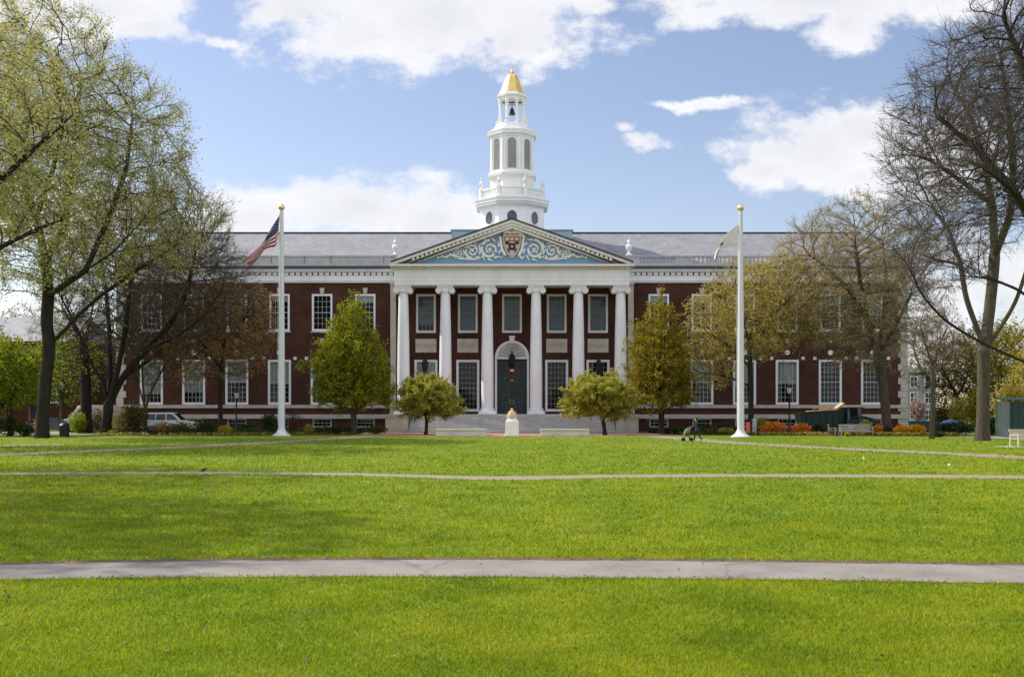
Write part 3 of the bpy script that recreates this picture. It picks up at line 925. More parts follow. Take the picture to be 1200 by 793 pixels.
for s in (-1, 1):
    mb = MB()
    a, b = (s * .02, s * (hw - .17)); lo, hi = min(a, b), max(a, b)
    z0, z1 = dz0 + .02, tz - .17
    mb.box(lo, lo + .17, yd + .02, yd + .10, z0, z1); mb.box(hi - .17, hi, yd + .02, yd + .10, z0, z1)
    mb.box(lo + .17, hi - .17, yd + .02, yd + .10, z0, z0 + .75); mb.box(lo + .17, hi - .17, yd + .02, yd + .10, z1 - .2, z1)
    for k in (1, 2):
        zz = z0 + .75 + (z1 - .2 - z0 - .75) * k / 3
        mb.box(lo + .17, hi - .17, yd + .03, yd + .09, zz - .05, zz + .05)
    mb.box((lo + hi) / 2 - .04, (lo + hi) / 2 + .04, yd + .032, yd + .088, z0 + .75, z1 - .2)
    mb.build('door_leaf', MT['door'], dr, off=OFF)
    mb = MB(); mb.add([(lo + .17, yd + .06, z0 + .75), (hi - .17, yd + .06, z0 + .75), (hi - .17, yd + .06, z1 - .2), (lo + .17, yd + .06, z1 - .2)], [(0, 1, 2, 3)])
    mb.build('pane', MT['glass'], dr, off=OFF)
    mb = MB(); mb.bar((s * .14, yd - .05, dz0 + 1.0), (s * .14, yd - .05, dz0 + 1.5), .025)
    mb.bar((s * .14, yd - .05, dz0 + 1.05), (s * .14, yd + .03, dz0 + 1.05), .018); mb.bar((s * .14, yd - .05, dz0 + 1.45), (s * .14, yd + .03, dz0 + 1.45), .018)
    mb.build('handle', MT['gold'], dr, off=OFF)
mlamp, nt, b_ = new_mat('warm_lamp')
b_.inputs['Emission Color'].default_value = (1.0, 0.25, 0.05, 1); b_.inputs['Emission Strength'].default_value = 0.55
for zz in (wz(433.5), wz(446)):
    mb = MB(); mb.sphere((0, WY + 1.1, zz), .19, 8, 0, 1.3, 1, .6)
    mb.build('hall_lamp', mlamp, dr, off=OFF, smooth=True)


# windows: one mesh for each kind, copied with their panes and blinds
def window_meshes(w, h, nx, nz, fr, tag_, frame='white', bars='muntin'):
    f = MB(); y = 0.10
    f.box(-w / 2 + .003, -w / 2 + fr, y - .12, y + .10, .003, h - .003); f.box(w / 2 - fr, w / 2 - .003, y - .12, y + .10, .003, h - .003)
    f.box(-w / 2 + fr, w / 2 - fr, y - .12, y + .10, h - fr, h - .003); f.box(-w / 2 + fr, w / 2 - fr, y - .12, y + .10, .003, fr * 1.1)
    iw, ih, z0 = w - 2 * fr, h - 2.1 * fr, fr * 1.1
    for k in range(1, nx):
        x = -iw / 2 + iw * k / nx
        f.box(x - .017, x + .017, y - .02, y + .05, z0, z0 + ih, 1)
    for k in range(1, nz):
        z = z0 + ih * k / nz
        t = .04 if k == nz // 2 else .017
        f.box(-iw / 2, iw / 2, y - .023, y + .053, z - t, z + t, 1)
    fm = f.mesh('window', [MT[frame], MT[bars]])
    p = MB().add([(-iw / 2, y + .03, z0), (iw / 2, y + .03, z0), (iw / 2, y + .03, z0 + ih), (-iw / 2, y + .03, z0 + ih)], [(0, 1, 2, 3)])
    pm_ = p.mesh('pane', MT['glass'])
    s = MB().box(-w / 2 - .12, w / 2 + .12, -.16, .08, -.14, -.003)
    sm = s.mesh('sill', MT['limestone'])
    return fm, pm_, sm, iw, ih, z0


WM = {'ground': window_meshes(GW, GZ[1] - GZ[0], 5, 8, .22, 'g', 'white', 'parapet'),
      'upper': window_meshes(UW, UZ[1] - UZ[0], 4, 6, .20, 'u', 'white', 'parapet'),
      'basement': window_meshes(BW, BZ[1] - BZ[0], 4, 2, .11, 'b', 'granite'),
      'portico_upper': window_meshes(23.2 * WY / F, pz_u[1] - pz_u[0], 4, 6, .22, 'pu'),
      'portico_ground': window_meshes(27 * WY / F, pz_g[1] - pz_g[0], 5, 9, .24, 'pg')}


def place_window(kind, x, z0, y, blind=0.0, bm='blind'):
    fm, pm_, sm, iw, ih, zb = WM[kind]
    o = link('window', fm, lib); o.location = (x + OFF[0], y + OFF[1], z0)
    link('pane', pm_, o)
    if kind in ('upper',):
        link('sill', sm, o)
    if blind > 0:
        b = MB()
        n = 14; zt = zb + ih; zl = zt - ih * blind
        vs = []
        for k in range(n + 1):
            xx = -iw / 2 + iw * k / n
            yy = .235 + .02 * math.sin(k * 1.9)
            vs += [(xx, yy, zl), (xx, yy, zt)]
        b.add(vs, [(2 * k, 2 * k + 2, 2 * k + 3, 2 * k + 1) for k in range(n)])
        b.build('blind', MT[bm], o)


gb = {(-1, 0): .35, (-1, 1): .5, (-1, 2): .55, (-1, 3): .5, (-1, 4): .74, (-1, 5): .8, (1, 0): .3, (1, 1): .35, (1, 2): .6, (1, 3): .55, (1, 4): 0, (1, 5): 0}
ub = {(-1, 0): .2, (-1, 1): 0, (-1, 2): .15, (-1, 3): .4, (-1, 4): .3, (-1, 5): .3, (1, 0): .2, (1, 1): .1, (1, 2): .3, (1, 3): .15, (1, 4): .3, (1, 5): .6}
for kind, x, z0, z1, y, s, i, w in win_list:
    place_window(kind, x, z0, y, gb[(s, i)] if kind == 'ground' else ub[(s, i)] if kind == 'upper' else 0)
for kind, x, z0, z1, w, i in plist:
    if kind == 'portico_upper':
        place_window(kind, x, z0, WY, .80 if i == 0 else 1.0, 'sheet_blue')  # upper portico windows: flat grey-blue sheet behind the panes
    else:
        place_window(kind, x, z0, WY, {0: 1.0, 1: .0, 3: 0, 4: .0}[i])

# carved stone panels between the portico's windows
for c, w in cent:
    if c == 0:
        continue
    x, hw_ = c * WY / F, 12.2 * WY / F
    z0, z1 = wz(413), wz(397)
    mb = MB()
    mb.box(x - hw_, x + hw_, WY - .10, WY - .003, z0, z1)
    mb.box(x - hw_ + .1, x + hw_ - .1, WY - .13, WY - .102, z0 + .1, z0 + .18); mb.box(x - hw_ + .1, x + hw_ - .1, WY - .13, WY - .102, z1 - .18, z1 - .1)
    for k in range(6):
        sx = x + (k - 2.5) * .31
        pts = [(sx + .16 * (1 - j / 14) * math.cos(j * .75), WY - .12, (z0 + z1) / 2 + .30 * (1 - j / 14) * math.sin(j * .75)) for j in range(12)]
        mb.tube(pts, .045, 5)
    mb.build('carved_panel', MT['forecourt_stone'], lib, off=OFF)

# pilasters where portico meets wings
for s in (-1, 1):
    mb = MB()
    a, b = s * 135.6 * WY / F, s * 142.0 * WY / F
    mb.box(min(a, b), max(a, b), WY - .45, WY - .004, 1.8, wz(334))
    mb.box(min(a, b) - .08, max(a, b) + .08, WY - .55, WY - .006, wz(333.9), wz(331.8))
    mb.box(min(a, b) - .08, max(a, b) + .08, WY - .55, WY - .006, 1.803, 2.3)
    mb.build('pilaster', MT['limestone'], lib, off=OFF)

# columns
CY = 106.0
cols = [-127.2, -78, -28.8, 28.2, 77.8, 127.2]
zf, zc0 = 1.8, Z(343.5, CY)
zc1 = Z(335, CY)
sh, ba, ca = MB(), MB(), MB()
H_ = zc0 - zf - .55
prof = [(.60 - .14 * (max(0, k / 14 - .28) / .72) ** 1.5, zf + .55 + H_ * k / 14) for k in range(15)]
sh.lathe(prof, (0, 0, 0), 40, 0, 0, False)
ba.box(-.86, .86, -.86, .86, zf + .003, zf + .20)
ba.lathe([(.80, zf + .20), (.84, zf + .27), (.80, zf + .35), (.68, zf + .38), (.67, zf + .43), (.74, zf + .48), (.72, zf + .53), (.60, zf + .56)], (0, 0, 0), 40)
ca.lathe([(.46, zc0 - .02), (.55, zc0 + .05), (.58, zc0 + .16), (.58, zc0 + .34)], (0, 0, 0), 32)
for s in (-1, 1):
    # each volute is a rolled scroll running front to back
    cx, cz = s * .66, zc0 + .22
    ca.tube([(cx, -.55, cz), (cx, -.25, cz), (cx, 0, cz), (cx, .25, cz), (cx, .55, cz)], [.29, .26, .20, .26, .29], 20)
    sp = [(cx + s * (.27 - .22 * j / 22) * math.cos(j * .55), -.56, cz + (.27 - .22 * j / 22) * math.sin(j * .55)) for j in range(22)]
    ca.tube(sp, .03, 5)
ca.box(-.66, .66, -.52, .52, zc0 + .33, zc0 + .52)
ca.box(-.78, .78, -.62, .62, zc0 + .521, zc1 - .003)
shm, bam, cam_ = sh.mesh('shaft', MT['white'], True), ba.mesh('base', MT['white'], True), ca.mesh('capital', MT['white'], True)
for c in cols:
    e = link('column', shm, lib); e.location = (c * CY / F, CY + OFF[1], 0)
    link('base', bam, e); link('capital', cam_, e)

# entablature of the portico and its ceiling
EX = 11.45
mb = MB()
f0 = 105.28
z0, z1, z2 = zc1, Z(322.5, f0), Z(316, f0)
for (x0, x1, y0, y1) in ((-EX, EX, f0, f0 + 1.2), (-EX, -EX + 1.2, f0 + 1.2, WY - .01), (EX - 1.2, EX, f0 + 1.2, WY - .01)):
    mb.box(x0, x1, y0, y1, z0, z0 + .38)
    mb.box(x0 - (.03 if x0 < 0 else -.0), x1 + (.03 if x1 > 0 else 0), y0 - (.03 if y0 == f0 else 0), y1, z0 + .381, z0 + .80)
    mb.box(x0 - (.05 if x0 < 0 else -.0), x1 + (.05 if x1 > 0 else 0), y0 - (.06 if y0 == f0 else 0), y1, z0 + .801, z2)
mb.build('entablature', MT['white'], lib, off=OFF)
mb = MB()
mb.box(-EX + 1.2, EX - 1.2, f0 + 1.2, WY - .01, z0 + .5, z0 + .7)
for k in range(6):
    x = -EX + 1.2 + (2 * EX - 2.4) * k / 5
    mb.box(x - .2, x + .2, f0 + 1.2, WY - .01, z0 + .3, z0 + .498)
mb.build('portico_ceiling', MT['cream'], lib, off=OFF)
# horizontal cornice with dentils
mb = MB()
zd0, zd1, zk = z2 + .002, Z(312.2, 104.9), Z(309.4, 104.7)
mb.box(-EX - .1, EX + .1, f0 - .15, WY - .01, zd0, zd1)
k = -EX
while k < EX:
    mb.box(k, k + .22, f0 - .38, f0 - .152, zd0 + .06, zd1 - .003); k += .46
mb.box(-EX - .42, EX + .42, f0 - .72, WY - .01, zd1 + .002, zk)
mb.build('portico_cornice', MT['cream'], lib, off=OFF)

# pediment: tympanum, raking cornices, relief, shield
yp = f0 - .72
zb, za = zk + .003, Z(255.5, yp)
xe = 142 * yp / F
mb = MB()
slope = (za - zb - .25) / xe
th = 0.95                                                           # vertical depth of the raking cornice
ti_x = (za - th - zb) / slope
mb.prism([(-ti_x + .0, zb), (ti_x, zb), (0, za - th)], f0 + .12, f0 + .5)
ped = mb.build('pediment', MT['tymp'], lib, off=OFF)
for s in (-1, 1):
    mb = MB()
    A = lambda t, o: (s * xe * (1 - t), zb + .25 + (za - zb - .25) * t - o)

    def layer(o0, o1, ya, yb, m, x_in=0.0):
        p = [A(0, o0), A(1, o0), A(1, o1), A(0, o1)]
        # the foot stops on the horizontal cornice
        foot = []
        for (qx, qz) in p:
            if qz < zb:
                t = (zb + o1 - zb - .25) / (za - zb - .25)
                foot.append((s * xe * (1 - max(0, t)), zb + .001))
            else:
                foot.append((qx, qz))
        if s > 0:
            foot = foot[::-1]
        mb.prism(foot, ya, yb, m)
    layer(0.13, .40, yp, f0 + .6, 0)
    layer(0.401, .68, yp + .14, f0 + .6, 0)
    layer(0.681, .95, yp + .24, f0 + .6, 0)
    L_ = math.hypot(xe, za - zb)
    nd = int(L_ / .46)
    for k in range(2, nd - 1):
        t = k / nd
        cx, cz = A(t, .55)
        if cz - .2 < zb + .25:
            continue
        mb.obox((cx, yp + .085, cz), (.13 * 1, 0, -s * .13 * slope), (0, .05, 0), (0, 0, .10))
    mb.build('raking_cornice', MT['cream'], ped, off=OFF)
    mb = MB(); layer(0.0, .128, yp - .08, f0 + .6, 0)
    mb.build('raking_gutter', MT['gutter'], ped, off=OFF)
# scrolls of the relief
yr = f0 + .06
mb = MB()


def pp(px, py):
    return (px - 601) * f0 / F, Z(py, f0)


def spiral(cx, cy, r, turns, a0, hand, w):
    x, z = pp(cx, cy); R_ = r * f0 / F
    n = int(26 * turns)
    pts = []
    for j in range(n):
        t = j / (n - 1)
        a = a0 + hand * 2 * PI * turns * t
        rr = R_ * (1 - .86 * t)
        pts.append((x + rr * math.cos(a), yr - .05 * (1 - t), z + rr * math.sin(a)))
    mb.tube(pts, [w * (1 - .55 * j / n) for j in range(n)], 7)
    return x, z, R_


for s in (-1, 1):
    for (ox, oy, r, w, hd) in ((26, 292.3, 11.2, .15, 1), (46.5, 294.2, 8.8, .13, -1), (62.5, 297, 5.8, .10, 1)):
        x, z, R_ = spiral(601 + s * ox, oy, r, 1.7, PI / 2 if hd > 0 else -PI / 2, s * hd * -1, w)
        mb.sphere((x, yr - .06, z), .16 * r / 11, 5)
        for k in range(9):                                           # acanthus leaves around the scroll
            a = 2 * PI * k / 9 + .3
            q = Vector((x + R_ * 1.0 * math.cos(a), yr - .04, z + R_ * 1.0 * math.sin(a)))
            t = Vector((x + R_ * 1.28 * math.cos(a + .5), yr - .05, z + R_ * 1.28 * math.sin(a + .5)))
            if t.z > zb + .15:
                mb.bar(q, t, .10 * r / 11 + .03, 0, 5, .03)
        for k in range(4):
            a = 2 * PI * k / 4 + .6
            q = Vector((x + R_ * .55 * math.cos(a), yr - .04, z + R_ * .55 * math.sin(a)))
            t = Vector((x + R_ * .30 * math.cos(a + .7), yr - .05, z + R_ * .30 * math.sin(a + .7)))
            mb.bar(q, t, .07, 0, 5, .03)
    # running tail to the corner
    tail = [pp(601 + s * a, b) for a, b in ((66, 301), (72, 298.5), (77, 301.5), (82, 300.5), (87, 302.5))]
    mb.tube([(a, yr - .04, b) for a, b in tail], [.12, .11, .10, .08, .04], 6)
    for a, b in tail:
        mb.sphere((a, yr - .05, b + .05), .13, 5)
    tail = [pp(601 + s * a, b) for a, b in ((36, 302), (44, 304), (54, 303.5), (64, 303))]
    mb.tube([(a, yr - .04, b) for a, b in tail], [.05, .10, .10, .05], 6)
    # side mantling of the shield and a palmette above
    sm_ = [pp(601 + s * a, b) for a, b in ((3, 270), (9, 273), (14, 277), (13, 284), (12, 292), (8, 299), (12, 303), (15, 300))]
    mb.tube([(a, yr - .05, b) for a, b in sm_], [.12, .17, .16, .13, .16, .17, .12, .05], 7)
for k in range(7):
    a = PI * (k + .5) / 7
    x, z = pp(601, 275)
    mb.bar((x + .2 * math.cos(a), yr - .05, z + .1), (x + .75 * math.cos(a), yr - .05, z + .15 + .62 * math.sin(a)), .05, 0, 5, .10)
mb.build('relief_scrolls', MT['marble'], ped, off=OFF, smooth=True)
# shield: three open books on red over a white field with a dark square
sh_poly = [(-9.3, 276.6), (9.3, 276.6), (9.1, 286), (7.2, 293), (3.8, 298), (0, 301.2), (-3.8, 298), (-7.2, 293), (-9.1, 286)]


def shp(k, dy=0, poly=sh_poly):
    return [((a * k) * f0 / F, Z(288 + (b - 288) * k + dy, f0)) for a, b in poly][::-1]


mb = MB()
mb.prism(shp(1.13), f0 - .08, f0 + .115, 0)
mb.prism(shp(1.0), f0 - .13, f0 - .082, 1)
q = lambda x0, x1, y0, y1, m, o: mb.box(x0 * f0 / F, x1 * f0 / F, f0 - o, f0 - .132, Z(y1, f0), Z(y0, f0), m)
q(-8.9, 8.9, 277.2, 283.2, 2, .16)
for cx in (-5.6, 0, 5.6):                                            # open books: two leaves and a spine
    z0_, z1_ = Z(282.0, f0), Z(278.6, f0)
    for s in (-1, 1):
        mb.obox(((cx + s * 1.05) * f0 / F, f0 - .185, (z0_ + z1_) / 2), (.078, s * .015, 0), (0, .012, 0), (0, 0, (z1_ - z0_) / 2), 4)
q(-8.0, -3.4, 283.3, 286.6, 3, .155); q(3.4, 8.0, 283.3, 286.6, 3, .155)
q(-4.1, 4.1, 285.2, 293.2, 3, .17)
mb.box(-1.3 * f0 / F, 1.3 * f0 / F, f0 - .20, f0 - .172, Z(290.4, f0), Z(288.0, f0), 0)
mb.prism([((a) * f0 / F, Z(b, f0)) for a, b in ((-6.2, 290.5), (-3.6, 293.2), (-2.4, 297), (-4.6, 295))], f0 - .155, f0 - .132, 3)
mb.prism([((a) * f0 / F, Z(b, f0)) for a, b in ((6.2, 290.5), (4.6, 295), (2.4, 297), (3.6, 293.2))], f0 - .155, f0 - .132, 3)
mb.build('crest', [MT['tan'], MT['crest_field'], MT['red'], MT['black'], MT['flag_white']], ped, off=OFF)
# slate roof of the portico
mb = MB()
for s in (-1, 1):
    v = [(s * (xe + .02), yp - .06, zb + .28), (0, yp - .06, za + .03), (0, 124, za + .03), (s * (xe + .02), 124, zb + .28)]
    w_ = [(a, b, c - .02) for a, b, c in v]
    mb.add(v, [(0, 1, 2, 3)], 0)
mb.build('portico_roof', [MT['slate_dark']], lib, off=OFF)

# steps, platform, cheek blocks
mb = MB()
mb.box(-XI, XI, 104.7, WY - .002, 0, 1.8)
n = 11; r_, t_ = 1.8 / n, .36
for k in range(n - 1):
    zt = r_ * (k + 1)
    y0 = 104.7 - t_ * (n - 1 - k)
    mb.box(-9.72, 9.72, y0, y0 + t_ - .0, 0, zt)
    mb.box(-9.72, 9.72, y0 - .025, y0 - .001, zt - .05, zt)
mb.build('steps', MT['granite'], lib, off=OFF)
for s in (-1, 1):
    mb = MB()
    p = [(s * 9.75, 0), (s * 11.9, 0), (s * 11.9, 1.5), (s * 9.98, 1.5)]
    mb.prism(p if s < 0 else p[::-1], 101.6, 104.68)
    a, b = s * 9.85, s * 12.0
    mb.box(min(a, b), max(a, b), 101.5, 104.685, 1.503, 1.78)
    mb.build('cheek_block', MT['limestone'], lib, off=OFF)

# iron lanterns on the portico wall
lm = MB()
lm.lathe([(.02, 0), (.20, .12), (.26, .22), (.33, .95), (.36, 1.0), (.34, 1.06), (.16, 1.35), (.10, 1.4), (.05, 1.62), (.01, 1.66)], (0, -.75, 0), 8)
lm.bar((0, -.75, 1.6), (0, -.75, 1.95), .03); lm.bar((0, -.75, 1.92), (0, .30, 1.92), .035)
lm.tube([(0, .28, 1.2), (0, -.1, 1.35), (0, -.45, 1.65), (0, -.6, 1.9)], .03, 6)
lm.box(-.12, .12, .22, .30, 1.0, 2.1)
lme = lm.mesh('lantern', MT['black'])
for x, z in ((-101.2 * WY / F, wz(437)), (101 * WY / F, wz(438)), (0, wz(430.5))):
    o = link('lantern', lme, lib); o.location = (x, -.31, z)

# urn finials on the parapet beside the portico
um = MB()
um.box(-.30, .30, -.30, .30, 0, .16)
um.lathe([(.22, .16), (.12, .30), (.10, .38), (.30, .70), (.33, .95), (.28, 1.08), (.12, 1.18), (.16, 1.30), (.20, 1.42), (.12, 1.55), (.03, 1.72)], (0, 0, 0), 16)
ume = um.mesh('urn', MT['tower_white'], True)
for px in (463, 737):
    o = link('urn', ume, lib); o.location = ((px - 600) * 112.3 / F, .32, wz(299.2))

# the tower
TY = 122.0
tz_ = lambda py: EYE + (HOR - py) * 119.6 / F
tow_mb = MB()
hb = 6.5
tow_mb.box(-hb, hb, TY - 5.2, TY + 5.2, 19.5, Z(268.6, TY - 5.2))
tow_mb.box(-hb - .15, hb + .15, TY - 5.35, TY + 5.35, Z(270.2, TY - 5.2), Z(269.2, TY - 5.2))
tower = tow_mb.build('tower', MT['copper'], lib, off=OFF)
T8 = PI / 8
Rk = lambda a: a / math.cos(T8)


def octo(mb, prof, m=0):
    mb.lathe([(Rk(a), z) for a, z in prof], (0, TY, 0), 8, m, T8)


W = MT['tower_white']
mb = MB()
octo(mb, [(3.52, 21.0), (3.52, tz_(243))])
for k in range(8):                                                   # round window frames on each face
    a = -PI / 2 + k * PI / 4
    d = Vector((math.cos(a), math.sin(a), 0)); t = Vector((-d.y, d.x, 0)); c = Vector((0, TY, tz_(256))) + d * 3.53
    ring = [c + t * .62 * math.cos(j * PI / 10) + Vector((0, 0, .78 * math.sin(j * PI / 10))) for j in range(21)]
    mb.tube(ring, .08, 5)
mb.build('base_stage', W, tower, off=OFF)
for k in range(8):
    mb = MB()
    a = -PI / 2 + k * PI / 4
    d = Vector((math.cos(a), math.sin(a), 0)); t = Vector((-d.y, d.x, 0)); c = Vector((0, TY, tz_(256))) + d * 3.535
    ring = [c + t * .58 * math.cos(j * PI / 10) + Vector((0, 0, .74 * math.sin(j * PI / 10))) for j in range(20)]
    mb.add(ring, [tuple(range(20))])
    mb.build('oculus', MT['oculus'], tower, off=OFF)
mb = MB()
octo(mb, [(3.60, tz_(243)), (3.70, tz_(241.5)), (3.72, tz_(239.5)), (4.02, tz_(238.6)), (4.05, tz_(235.5)), (4.12, tz_(234.5)), (4.12, tz_(233)), (3.6, tz_(232.2))])
for k in range(8):                                                   # modillions under the cornice
    a = -PI / 2 + k * PI / 4
    d = Vector((math.cos(a), math.sin(a), 0)); t = Vector((-d.y, d.x, 0))
    for j in range(-5, 6):
        mb.obox(Vector((0, TY, tz_(240.4))) + d * 3.85 + t * j * .29, t * .085, d * .14, Vector((0, 0, .10)))
mb.build('stage_cornice', W, tower, off=OFF)
mb = MB()
z0, z1 = tz_(232), tz_(220.5)
for k in range(8):
    a = -PI / 2 + k * PI / 4
    d = Vector((math.cos(a), math.sin(a), 0)); t = Vector((-d.y, d.x, 0)); o = Vector((0, TY, 0))
    hw_ = 3.5 * math.tan(T8) - .2
    mb.obox(o + d * 3.42 + Vector((0, 0, z0 + .10)), t * hw_, d * .12, Vector((0, 0, .10)))
    mb.obox(o + d * 3.42 + Vector((0, 0, z1 - .09)), t * hw_, d * .14, Vector((0, 0, .09)))
    for j in range(9):
        p = o + d * 3.42 + t * hw_ * ((j - 4) / 4.5)
        mb.lathe([(.05, z0 + .2), (.10, z0 + .38), (.05, z0 + .68), (.07, z1 - .17)], (p.x, p.y, 0), 6)
    c = Vector((math.cos(a + T8), math.sin(a + T8), 0)) * Rk(3.42) + o
    mb.obox(c + Vector((0, 0, (z0 + z1) / 2 + .05)), Vector((math.cos(a + T8), math.sin(a + T8), 0)) * .2, Vector((-math.sin(a + T8), math.cos(a + T8), 0)) * .2, Vector((0, 0, (z1 - z0) / 2 + .05)))
mb.build('balustrade', W, tower, off=OFF)
um2 = MB()
um2.lathe([(.16, 0), (.18, .08), (.07, .18), (.22, .5), (.23, .66), (.08, .82), (.12, .95), (.02, 1.3)], (0, 0, 0), 12)
ume2 = um2.mesh('urn', W, True)
for k in range(8):
    a = -PI / 2 + (k + .5) * PI / 4
    o = link('urn', ume2, tower); o.location = (math.cos(a) * Rk(3.42), TY - 112 + math.sin(a) * Rk(3.42), z1 + .101)
mb = MB()
octo(mb, [(2.55, tz_(232)), (2.55, tz_(229)), (2.42, tz_(228)), (2.42, tz_(208))])
for k in range(8):
    a = -PI / 2 + k * PI / 4
    d = Vector((math.cos(a), math.sin(a), 0)); t = Vector((-d.y, d.x, 0)); c = Vector((0, TY, tz_(212.5))) + d * 2.43
    ring = [c + t * .17 * math.cos(j * PI / 8) + Vector((0, 0, .17 * math.sin(j * PI / 8))) for j in range(17)]
    mb.tube(ring, .035, 5)
octo(mb, [(2.46, tz_(208)), (2.52, tz_(205.5)), (2.68, tz_(204.5)), (2.72, tz_(201.5)), (2.48, tz_(199.5)), (2.48, tz_(198))])
mb.build('drum', W, tower, off=OFF)
# belfry stage with arched louvres
z0, z1 = tz_(198), tz_(159)
mb = MB(); lv = MB()
octo(mb, [(2.36, z0), (2.36, z1)])
for k in range(8):
    a = -PI / 2 + k * PI / 4
    d = Vector((math.cos(a), math.sin(a), 0)); t = Vector((-d.y, d.x, 0)); o = Vector((0, TY, 0))
    # corner pilasters
    ca_ = a + T8
    c = o + Vector((math.cos(ca_), math.sin(ca_), 0)) * Rk(2.34)
    for (dd, off_) in ((d, -.0), (Vector((math.cos(a + PI / 4), math.sin(a + PI / 4), 0)), 0)):
        tt = Vector((-dd.y, dd.x, 0)); sg = -1 if (c - (o + dd * 2.36)).dot(tt) < 0 else 1
        q_ = o + dd * 2.40 + tt * sg * (2.36 * math.tan(T8) - .16)
        mb.obox(q_ + Vector((0, 0, (z0 + z1) / 2)), tt * .15, dd * .07, Vector((0, 0, (z1 - z0) / 2 - .002)))
    hw_, zs = .53, tz_(166)
    arch = [o + d * 2.375 + t * hw_ * math.cos(PI * j / 12) + Vector((0, 0, zs + hw_ * math.sin(PI * j / 12))) for j in range(13)]
    zb_ = tz_(196.5)
    loop = [o + d * 2.375 + t * hw_ + Vector((0, 0, zb_))] + arch + [o + d * 2.375 - t * hw_ + Vector((0, 0, zb_))]
    mb.tube(loop, .07, 5)
    lv.add(loop, [tuple(range(len(loop)))], 0)
    nsl = 16
    for j in range(nsl):
        zz = zb_ + (zs + hw_ * .8 - zb_) * (j + .5) / nsl
        w_ = hw_ * .95 if zz < zs else math.sqrt(max(.01, hw_ ** 2 - (zz - zs) ** 2)) * .93
        lv.obox(o + d * 2.40 + Vector((0, 0, zz)), t * w_, d * .03 + Vector((0, 0, -.03)), Vector((0, 0, .012)) + d * .012, 0)
mb.build('belfry', W, tower, off=OFF)
lv.build('louvres', MT['louvre'], tower, off=OFF)
mb = MB()
octo(mb, [(2.44, tz_(159)), (2.48, tz_(157)), (2.66, tz_(156)), (2.70, tz_(153)), (2.74, tz_(152)), (2.74, tz_(151)), (2.3, tz_(150.3)), (2.28, tz_(148.5)), (2.05, tz_(147.8)), (2.0, tz_(145.5)), (1.84, tz_(144.6)), (1.80, tz_(141.2))])
mb.build('belfry_cornice', W, tower, off=OFF)
mb = MB()
z0, z1 = tz_(141.2), tz_(111.5)
zsp = tz_(118)
for k in range(8):
    a = -PI / 2 + (k + .5) * PI / 4
    cx, cy = math.cos(a) * 1.42, TY + math.sin(a) * 1.42
    mb.lathe([(.24, z0), (.24, z0 + .18), (.17, z0 + .26), (.15, zsp + .1), (.20, zsp + .2), (.22, z1)], (cx, cy, 0), 12)
    # scroll bracket outside every post
    ex = lambda r, z: (math.cos(a) * r, TY + math.sin(a) * r, z)
    mb.tube([ex(1.58, z0 + .95), ex(1.66, z0 + .55), ex(1.80, z0 + .25), ex(1.92, z0 + .04)], [.06, .09, .11, .12], 6)
    b = a + PI / 4
    # arch between posts
    p0, p1 = Vector((cx, cy, 0)), Vector((math.cos(b) * 1.42, TY + math.sin(b) * 1.42, 0))
    pts = [p0.lerp(p1, .5 - .5 * math.cos(PI * j / 8)) + Vector((0, 0, zsp + .1 + .42 * math.sin(PI * j / 8))) for j in range(9)]
    for j in range(8):
        A_, B_ = pts[j], pts[j + 1]
        n_ = Vector(((A_.x + B_.x) / 2, (A_.y + B_.y) / 2 - TY, 0)).normalized() * .1
        vs = [A_ - n_, B_ - n_, B_ + n_, A_ + n_]
        up = [Vector((v.x, v.y, z1)) for v in vs]
        mb.add(vs + up, [(0, 1, 2, 3), (0, 4, 5, 1), (2, 6, 7, 3), (4, 7, 6, 5)])
octo(mb, [(1.45, z1), (1.48, tz_(109.5)), (1.62, tz_(108.6)), (1.66, tz_(106.2)), (1.50, tz_(105)), (1.38, tz_(104))])
mb.build('lantern_stage', W, tower, off=OFF)
mb = MB()
zb_ = tz_(127.5)
mb.lathe([(.40, zb_), (.34, zb_ + .12), (.24, zb_ + .35), (.20, zb_ + .62), (.08, zb_ + .74), (.04, zb_ + .80)], (0, TY, 0), 16)
mb.bar((0, TY, zb_ + .78), (0, TY, z1 - .05), .05); mb.bar((-1.2, TY, z1 - .15), (1.2, TY, z1 - .15), .06)
mb.build('bell', MT['bronze'], tower, off=OFF, smooth=True)
mb = MB()
dm = [(1.40, 104), (1.34, 102.8), (1.18, 98.5), (1.02, 94), (.86, 89), (.72, 85), (.56, 82), (.30, 80.4), (.16, 79.6)]
octo(mb, [(a, tz_(p)) for a, p in dm])
for k in range(8):
    a = -PI / 2 + (k + .5) * PI / 4
    mb.tube([(math.cos(a) * Rk(r), TY + math.sin(a) * Rk(r), tz_(p)) for r, p in dm[:-1]], .05, 5)
mb.build('dome', MT['gold'], tower, off=OFF)
mb = MB()
mb.lathe([(.16, tz_(79.7)), (.10, tz_(78.9)), (.24, tz_(77.8)), (.26, tz_(76.8)), (.10, tz_(75.2)), (.06, tz_(73)), (.05, tz_(70)), (.01, tz_(66.5))], (0, TY, 0), 12)
mb.bar((-.22, TY, tz_(71.3)), (.22, TY, tz_(71.3)), .03)
mb.build('finial', MT['gold'], tower, off=OFF, smooth=True)


# ------------------------------------------------------------------ trees: limbs grown towards points spread through the crown
def unit(a):
    return a / np.maximum(np.linalg.norm(a, axis=-1, keepdims=True), 1e-9)


